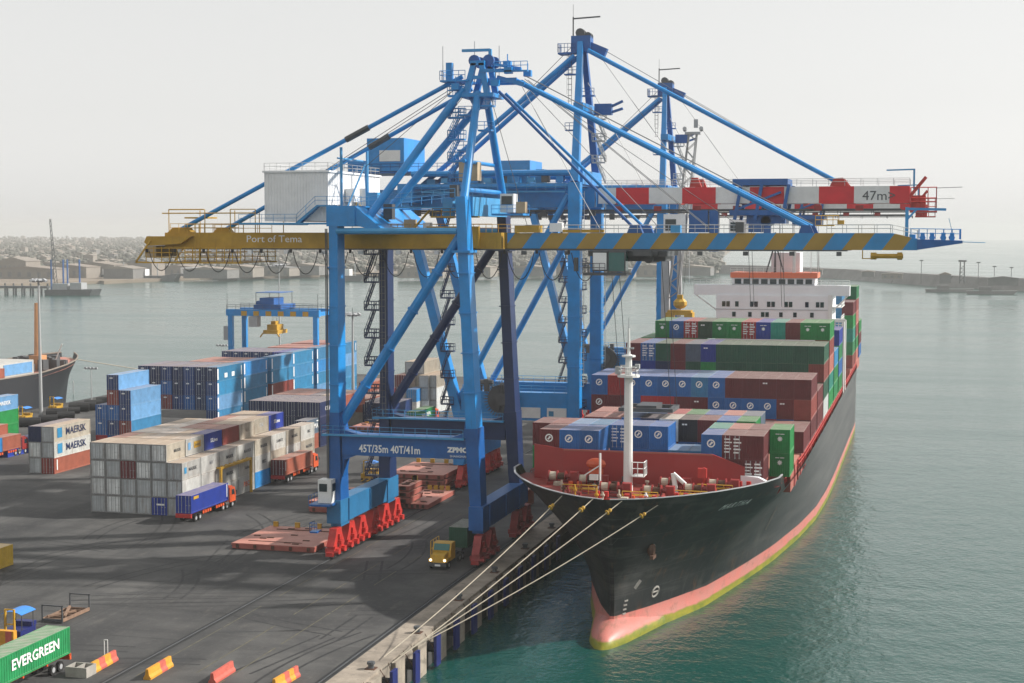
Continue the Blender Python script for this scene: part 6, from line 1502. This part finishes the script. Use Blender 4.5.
# ================================================================== second ship at the far berth
S2 = empty('cargo_ship', (-168,345,WZ), 'black hulled cargo ship with orange mast docked at the far berth', 'ship')
def hb2(y, z):
    a = 371.5 + (z+3.9)*.12 - y; t = max(0,min(1,(z-WZ)/13.0))
    w0 = lerp_tab([(0,.1),(6,2.2),(14,5.6),(25,9.3),(40,12),(400,12.4)], a); w1 = lerp_tab([(0,.3),(3,3.2),(7,6.5),(13,9.8),(20,11.8),(26,12.4),(400,12.4)], a); return w0+(w1-w0)*t**1.6
b = MB(); ys = [120+ (371.5-120)*(1-(1-i/36)**2.2) for i in range(37)]
def zt2(y): return 7.2 + 2.3*max(0,(y-340)/31)
for side in (-1,1):
    vs = []; fs = []
    for j in range(9):
        for y in ys:
            z = -5.5 + (zt2(y)+5.5)*j/8; vs.append((-168.6+side*hb2(y,z), y+.12*(z+3.9)*((y-120)/251)**8, z))
    for j in range(8):
        for i in range(36):
            a = j*37+i; q = (a,a+1,a+38,a+37); fs.append(q if side<0 else tuple(reversed(q)))
    b.add(vs,fs)
M['hull2'] = mat('navy_black_hull', (.008,.010,.016), .7, var=.3, scale=.2, rust=.15, rustcol=(.14,.07,.05))
b.build('hull', M['hull2'], S2, smooth=True)
b = MB(); vs = []; fs = []
for i, y in enumerate(ys): h = hb2(y,zt2(y))-.1; vs += [(-168.6-h,y,zt2(y)-1.1),(-168.6+h,y,zt2(y)-1.1)]
for i in range(36): fs.append((2*i,2*i+1,2*i+3,2*i+2))
b.add(vs,fs); b.build('deck', M['hatch'], S2)
b = MB(); vs=[]
for side in (-1,1):
    pts = [(-168.6+side*hb2(y,zt2(y)), y+.12*(zt2(y)+3.9)*((y-120)/251)**8, zt2(y)+.05) for y in ys[8:]]
    for p, q in zip(pts[:-1],pts[1:]): b.beam(p,q,.22,.3)
b.build('bulwark_rail', M['tan'], S2)
MB().box(-178.4,-158.9,300,341,6.2,10.4).build('hatch_cover', M['wallp'], S2)
m2 = pt(38,362,y=352); MB().tube((m2.x,352,7),(m2.x,352,pt(38,303,y=352).z),1.0,.6,n=10).box(m2.x-1.6,m2.x+1.6,350.5,353.5,7,10.5).build('mast', M['mastbuff'], S2)
b = MB()
for k in range(44): 
    x = rnd.uniform(-178.5,-159.5); y = rnd.uniform(344,364); 
    if abs(x+168.6) < hb2(y,8)-1: s = rnd.uniform(.4,1.1); b.box(x-s,x+s,y-s,y+s,7.0,8.3+rnd.uniform(0,1.6))
b.build('deck_gear', M['dgrey'], S2)
b = MB(); p = pt(54,352,y=358); b.tube((p.x,358,8),(p.x+2.4,358,pt(60,344,y=358).z),.16,n=5); b.build('jackstaff', M['white'], S2)
for k, c in enumerate(('maroon','grey','redbrown','rust')): container(6.06, 2.6, c, -157.8-k*.3, 301+k*6.4, 6.9, f"{cname(c)} short container on the black cargo ship, {ORD[k]} from the stern", 'containers on the cargo ship', 'plain')
container(12.19, 2.6, 'sky', -160.0, 328, 7.4, 'pale blue container on the black cargo ship by its bow', 'containers on the cargo ship', 'plain')
p0_ = (-166,368,8.6); o = empty('mooring_line', p0_, 'thin line from the black cargo ship to the far quay', 'mooring line', 'lines of the cargo ship'); MB().path([(-166,368,8.6),(-150,378,5),(-135,395,.5)],.1,4).build('rope', M['rope'], o)
# rubber fenders and drums along that quay
k = 0
for (u,v) in ((48,420),(57,415),(66,416),(72,411),(79,409),(86,408),(93,405),(99,404),(104,401),(30,424)):
    p = pt(u,v,z=.6); t = MB(); s = rnd.uniform(.75,1.15)
    t.tube((p.x-1.9*s,p.y-1,1.0*s),(p.x+1.9*s,p.y+1,1.0*s),1.0*s,n=12); t.tube((p.x-1.95*s,p.y-1.03,1.0*s),(p.x+1.95*s,p.y+1.03,1.0*s),.45*s,n=8)
    o = t.build('rubber_fender', M['black'], None, loc=(p.x,p.y,0)); tag(o, 'black drum fender lying on the far quay, %s from the ship stern side' % ORD[k], 'fender', 'drum fenders on the far quay'); k += 1
for k, (u,v) in enumerate(((25,417),(56,407))):
    p = pt(u,v,z=1); forklift(p, 'yellow forklift working on the far quay, %s' % ('by the pale blue container','by the drum fenders')[k])
# ================================================================== far shores
def shore(pts, z0, z1, name, m):
    b = MB(); b.prism(pts, 2, z0, z1); return tag(b.build(name, m), kind='structure')
P0 = [pt(u,v,z=WZ) for u, v in ((-60,291),(60,285),(100,283.5),(104,284),(200,279.5),(320,277),(460,276),(560,275),(640,274),(700,273.2))]
poly = [(p.x,p.y) for p in P0] + [(-560,5200),(-3600,5200),(-2600,1100)]
shore(poly, WZ-2, -1.2, 'far_shore', M['earth'])
# breakwater on the open side
def bw_(pts, w0, w1, h, nm):
    b = MB()
    for (p, q) in zip(pts[:-1], pts[1:]):
        p = Vector(p); q = Vector(q); d = (q-p).normalized(); n = Vector((-d.y,d.x,0)); k = max(2,int((q-p).length/25)); prev = None
        for i in range(k+1):
            c = p.lerp(q,i/k); jj = rnd.uniform(-1.5,1.5); hh = h+rnd.uniform(-.3,.3)
            row = [c-n*(w0+jj)+Vector((0,0,WZ-1)), c-n*w1+Vector((0,0,hh)), c+n*w1+Vector((0,0,hh)), c+n*(w0-jj)+Vector((0,0,WZ-1))]
            if prev: b.add(prev+row, [(0,4,5,1),(1,5,6,2),(2,6,7,3)])
            prev = row
    return b.build(nm, M['rock'])
BWP = [pt(u,v,z=WZ) for u, v in ((690,272.5),(760,274),(850,278.5),(905,283),(960,287),(1040,291),(1120,296))]
tag(bw_([(p.x,p.y,0) for p in BWP], 14, 7, 5.2, 'breakwater_mole'), 'long low rock breakwater across the open water', 'breakwater')
lab = ['nearest the ship bridge','next past the lattice tower','third from the ship','last at the picture edge']
for k, (u, v) in enumerate(((921,261),(978,263),(994,267),(1011,268))):
    p = pt(u,287.5 if u > 900 else 275,z=1.5); z = pt(u,v,y=p.y).z
    t = empty('pier_lamp', (p.x,p.y,4), 'thin lamp post on the breakwater, '+lab[k], 'lamp post', 'lamp posts on the breakwater')
    MB().tube((p.x,p.y,4),(p.x,p.y,z),.22,n=5).box(p.x-1.4,p.x+1.4,p.y-.7,p.y+.7,z,z+.7).build('pole', M['dgrey'], t)
p = pt(962,284,z=1.5); z = pt(962,262,y=p.y).z; b = MB()
for sx in (-1.8,1.8):
    for sy in (-1.8,1.8): b.tube((p.x+sx,p.y+sy,2),(p.x+sx*.8,p.y+sy*.8,z),.45,n=4)
zz = 4
while zz < z-3: b.beam((p.x-1.8,p.y-1.8,zz),(p.x+1.8,p.y-1.8,zz+3),.4); b.box(p.x-1.9,p.x+1.9,p.y-1.9,p.y+1.9,zz,zz+.4); zz += 3
b.box(p.x-3,p.x+3,p.y-2,p.y+2,z,z+1.5); tag(b.build('lattice_tower', M['dgrey'], None, loc=(p.x,p.y,0)), 'grey lattice beacon tower on the breakwater', 'tower')
def far_house(p, w_, d_, h, label, group, wall, roof, nm='warehouse', wins=6):
    t = empty(nm, p, label, 'building', group); x, y, z = p
    MB().box(x-w_/2,x+w_/2,y,y+d_,z,z+h).build('wall', M[wall], t)
    MB().prism([(x-w_/2-.6,z+h),(x+w_/2+.6,z+h),(x+w_/2+.6,z+h+.3),(x,z+h+h*.3),(x-w_/2-.6,z+h+.3)],1,y-.6,y+d_+.6).build('roof', M[roof], t)
    b = MB()
    for k in range(wins): b.box(x-w_/2+w_*(k+.3)/wins,x-w_/2+w_*(k+.7)/wins,y-.12,y-.01,z+h*.2,z+h*.7)
    b.build('door', M['wallg'], t)
for k, (u, v, w_, h, wl, rf) in enumerate(((868,274.5,10,4,'wallg','tan'),(892,276.5,16,3.5,'wallc','tan'),(945,281,8,6,'wallg','tan'),(1003,284,20,5,'wallg','wallg'),(815,272,12,4,'wallg','tan'))):
    p = pt(u,v+6,z=1.5); far_house((p.x,p.y,4.5), w_, 8, h, 'low shed on the breakwater, %s' % ('by the first lamp posts','wide and pale','tall and narrow','long and grey near the picture edge','just right of the ship bridge')[k], 'sheds on the breakwater', wl, rf, 'pier_shed', 3)
for k, (u, v) in enumerate(((948,292),(990,294))):
    p = pt(u,v,z=WZ); t = empty('moored_tug', (p.x,p.y,WZ), 'small grey boat moored against the breakwater, %s' % ('left of the lattice tower','right of the lattice tower')[k], 'boat', 'boats along the breakwater')
    MB().prism([(p.x-16,WZ-.5),(p.x+16,WZ-.5),(p.x+19,WZ+2.6),(p.x-17,WZ+2.2)],1,p.y-3.5,p.y+3.5).build('hull', M['wallg'], t); MB().box(p.x-8,p.x+1,p.y-2.5,p.y+2.5,WZ+2.4,WZ+5.2).build('deckhouse', M['wallg'], t)
# harbour sheds on the left shore
sheds = [(24,262,60,9,'wallc','tan'),(62,262,50,10,'wallc','tan'),(92,262,46,11,'wallc','tan'),(12,256,30,14,'wallc','wallc'),(118,262,30,9,'wallg','wallc'),(140,258,24,14,'wallc','wallg'),(45,256,70,7,'wallg','tan'),(175,262,40,8,'wallc','tan'),(205,262,44,8,'wallg','tan'),(235,263,36,9,'wallc','tan'),(265,262,50,8,'wallc','wallg'),(300,262,40,9,'wallg','tan'),(420,264,44,8,'wallc','tan'),(470,264,40,9,'wallc','tan'),(525,264,50,8,'wallg','tan'),(560,264,30,10,'wallc','tan'),(610,264,40,8,'wallc','wallg'),(650,265,50,9,'wallc','tan'),(690,264,40,8,'wallg','tan')]
slab = ['at the picture edge','with long tan roof','beside the pile barge','tall block at the edge','small grey one','tall cream block','long grey one behind','left of the crane back end','below the girder end','below the girder name','behind the yard crane mast','left of the near crane leg','between the crane legs','right of the far crane legs','between the far cranes','tall one between cranes','left of the third crane','behind the third crane','left of the ship bridge']
for k, (u, v, w_, h, wl, rf) in enumerate(sheds):
    d = 1430 + (k*37) % 140 + (260 if 'behind' in slab[k] and k == 6 else 0); r_ = ray(u, v); p = Vector(CAM) + r_*(d/ (r_.dot(ray(512,341.5))))
    far_house((p.x,p.y,-1.2), w_, 26, h, 'hazy waterfront shed, '+slab[k], 'harbour sheds on the far shore', wl, rf)
# hazy town beyond: one mass of small houses and trees
b = MB(); hx_ = []
for k in range(2600):
    u = rnd.uniform(-80, 720); d = 1650*math.exp(rnd.uniform(0, 1.25)); zg = -1.2 + max(0, d-1700)*.0042
    r_ = ray(u, 250); f = r_.dot(ray(512,341.5)); q = Vector(CAM)+r_*(d/f); w_ = rnd.uniform(6,17); dp = rnd.uniform(6,14); h = rnd.uniform(3,6) if rnd.random() < .95 else rnd.uniform(7,13); mi = rnd.choice((0,0,1,2))
    b.box(q.x-w_/2,q.x+w_/2,q.y,q.y+dp,zg-1,zg+h,mi); b.prism([(q.x-w_/2-.5,zg+h),(q.x+w_/2+.5,zg+h),(q.x,zg+h+w_*.14)],1,q.y-.4,q.y+dp+.4,rnd.choice((1,3,3)))
tag(b.build('distant_town', [M['wallg'],M['wallc'],M['wallc'],M['tan']]), 'hazy mass of low town houses far across the harbour', 'town', kind='stuff')
b = MB()
for k in range(4200):
    u = rnd.uniform(-80, 720); d = 1600*math.exp(rnd.uniform(0, 1.3)); zg = -1.2 + max(0, d-1700)*.0042
    r_ = ray(u, 250); f = r_.dot(ray(512,341.5)); q = Vector(CAM)+r_*(d/f); s = rnd.uniform(3,7.5)
    for _ in range(4):
        c = q+Vector((rnd.uniform(-s,s),rnd.uniform(-s,s),0)); rr = s*rnd.uniform(.35,.7); b.sphere((c.x,c.y,zg+s*rnd.uniform(.5,1.3)),rr,rr,rr*rnd.uniform(.6,.9),6,4)
tag(b.build('distant_trees', M['tree']), 'hazy mass of dusty trees among the far houses', 'trees', kind='stuff')
# rising land
b = MB(); n = 40; vs = []; fs = []
for i in range(n+1):
    x = -3600 + 3000*i/n
    for j, y in enumerate((1720, 2600, 3800, 5200)): vs.append((x, y+ (60 if j == 0 else 0) - x*.12*(j==0), (-1.3, 2.5, 7.5, 12)[j] + (0 if j == 0 else 1.5*math.sin(i*1.7+j))))
for i in range(n):
    for j in range(3): a = i*4+j; fs.append((a, a+4, a+5, a+1))
b.add(vs, fs); tag(b.build('hills', M['earth']), kind='structure')
# pile barge and old jetty
bp_ = pt(72,295,z=WZ); t = empty('pile_barge', (bp_.x,bp_.y,WZ), 'grey piling barge with four tall spud legs far out on the water', 'barge')
d_ = (bp_-Vector(CAM)).length; px = d_/FPX
MB().prism([(bp_.x-24*px,WZ-.5),(bp_.x+24*px,WZ-.5),(bp_.x+27*px,WZ+6*px),(bp_.x-24*px,WZ+5*px)],1,bp_.y-7,bp_.y+7).build('hull', M['dgrey'], t)
MB().box(bp_.x-18*px,bp_.x-2*px,bp_.y-4,bp_.y+4,WZ+5*px,WZ+11*px).box(bp_.x+2*px,bp_.x+14*px,bp_.y-5,bp_.y+3,WZ+5*px,WZ+12*px).build('deckhouse', M['slateblue'] if 'slateblue' in M else M['grey'], t)
for u in (-22,-9,-4.5,8.5): MB().tube((bp_.x+u*px,bp_.y,WZ),(bp_.x+u*px,bp_.y,WZ+34*px),.9*px,n=6).build('spud_leg', M['dblue'], t)
b = MB(); j0 = Vector((bp_.x-17*px,bp_.y,WZ+10*px)); j1 = Vector((bp_.x-22*px,bp_.y,WZ+73*px))
for s in (-1.6,1.6): b.tube(j0+Vector((s*px,0,0)),j1+Vector((s*.4*px,0,0)),.4*px,n=4)
for k in range(14): b.tube(j0.lerp(j1,k/14)+Vector((-1.4*px,0,0)),j0.lerp(j1,(k+1)/14)+Vector((1.2*px,0,0)),.3*px,n=3)
b.build('crane_jib', M['dgrey'], t)
b = MB(); q = pt(0,296,z=WZ); b.box(q.x-60,bp_.x-26*px,bp_.y-3,bp_.y+3,WZ+4.6,WZ+6.2)
x = q.x-60
while x < bp_.x-26*px: b.tube((x,bp_.y-2.5,WZ-1),(x,bp_.y-2.5,WZ+4.6),.8,n=6); b.tube((x+2,bp_.y+2.5,WZ-1),(x+2,bp_.y+2.5,WZ+8),.7,n=6); x += 7
tag(b.build('old_jetty', M['dgrey'], None, loc=(q.x,bp_.y,WZ)), 'old grey piled jetty running from the picture edge to the barge', 'jetty')
for k, (u, v, L) in enumerate(((150,281,26),(118,280,20),(205,279,34),(352,281,10))):
    p = pt(u,v,z=WZ); t = empty('fishing_vessel', (p.x,p.y,WZ), 'dark hazy vessel moored at the far shore, %s' % ('below the girder end','left of the girder end','below the girder name','beyond the near crane leg')[k], 'boat', 'vessels at the far shore')
    MB().prism([(p.x-L,WZ-.5),(p.x+L,WZ-.5),(p.x+L+4,WZ+7),(p.x+L*.5,WZ+5),(p.x-L,WZ+5)],1,p.y-5,p.y+5).build('hull', M['dgrey'], t); MB().box(p.x-L*.7,p.x-L*.1,p.y-4,p.y+4,WZ+5,WZ+11).build('deckhouse', M['lgrey'], t); MB().tube((p.x+L*.3,p.y,WZ+5),(p.x+L*.3,p.y,WZ+17),.5,n=5).build('mast', M['grey'], t)
# stacked reds on the pier head beyond the third crane
for k, (u, v) in enumerate(((548,386),(558,385),(570,384),(582,387),(536,388))):
    p = pt(u,v,z=2.9); container(6.06, 2.6, ('rust','redbrown','white','rust','blue')[k], p.x, p.y, 0, f"{cname(('rust','redbrown','white','rust','blue')[k])} short container at the far pier head, {ORD[k]} of five", GY_, 'plain')
# ---- containers past the three hundred that show largest (hidden inside and behind the stacks) become one mass
HIDDEN = [3,4,5,10,14,22,23,32,40,41,42,48,49,50,51,52,53,54,55,56,57,58,59,60,61,62,63,64,65,82,93,94,95,96,97,98,99,100,101,102,103,104,107,109,123,136,137,138,139,140,141,157,158,159,164,165,166,167,168,169,174,176,178,180,186,187,188,189,198,199,200,201,202,206,235,243,251,252,253,259,260,261,265,266,267,268,271,272,273,280,281,283,284,286,295,296,297,300,305,309,326,329,330,332,333,341,342,346,353,354,358,362,363,364,365,367,368,369,370,374,375,379,383,385,387,389,390,391,395,398,399,400,402,403,404,405,406,411,414,415,416,417,418,421,424,425,426,427,428,429,431,432,433,435,436,439,440,451,454,455,457,458,459,460,461]
bpy.context.view_layer.update()
boxes = [o for o in S.objects if o.name.split('.')[0] == 'shipping_container']
mb_ = MB(); mats_ = []
for o in [boxes[i] for i in HIDDEN]:
    m_ = o.material_slots[0].material
    if m_ not in mats_: mats_.append(m_)
    mi = mats_.index(m_); mw = o.matrix_world; n0 = len(mb_.v)
    mb_.v += [tuple(mw @ v.co) for v in o.data.vertices]
    for p_ in o.data.polygons: mb_.f.append(tuple(i+n0 for i in p_.vertices)); mb_.m.append(mi)
    for d_ in list(o.children_recursive): bpy.data.objects.remove(d_)
    bpy.data.objects.remove(o)
tag(mb_.build('container_mass', mats_), 'mass of mixed containers mostly hidden inside and behind the visible stacks', 'containers', kind='stuff')
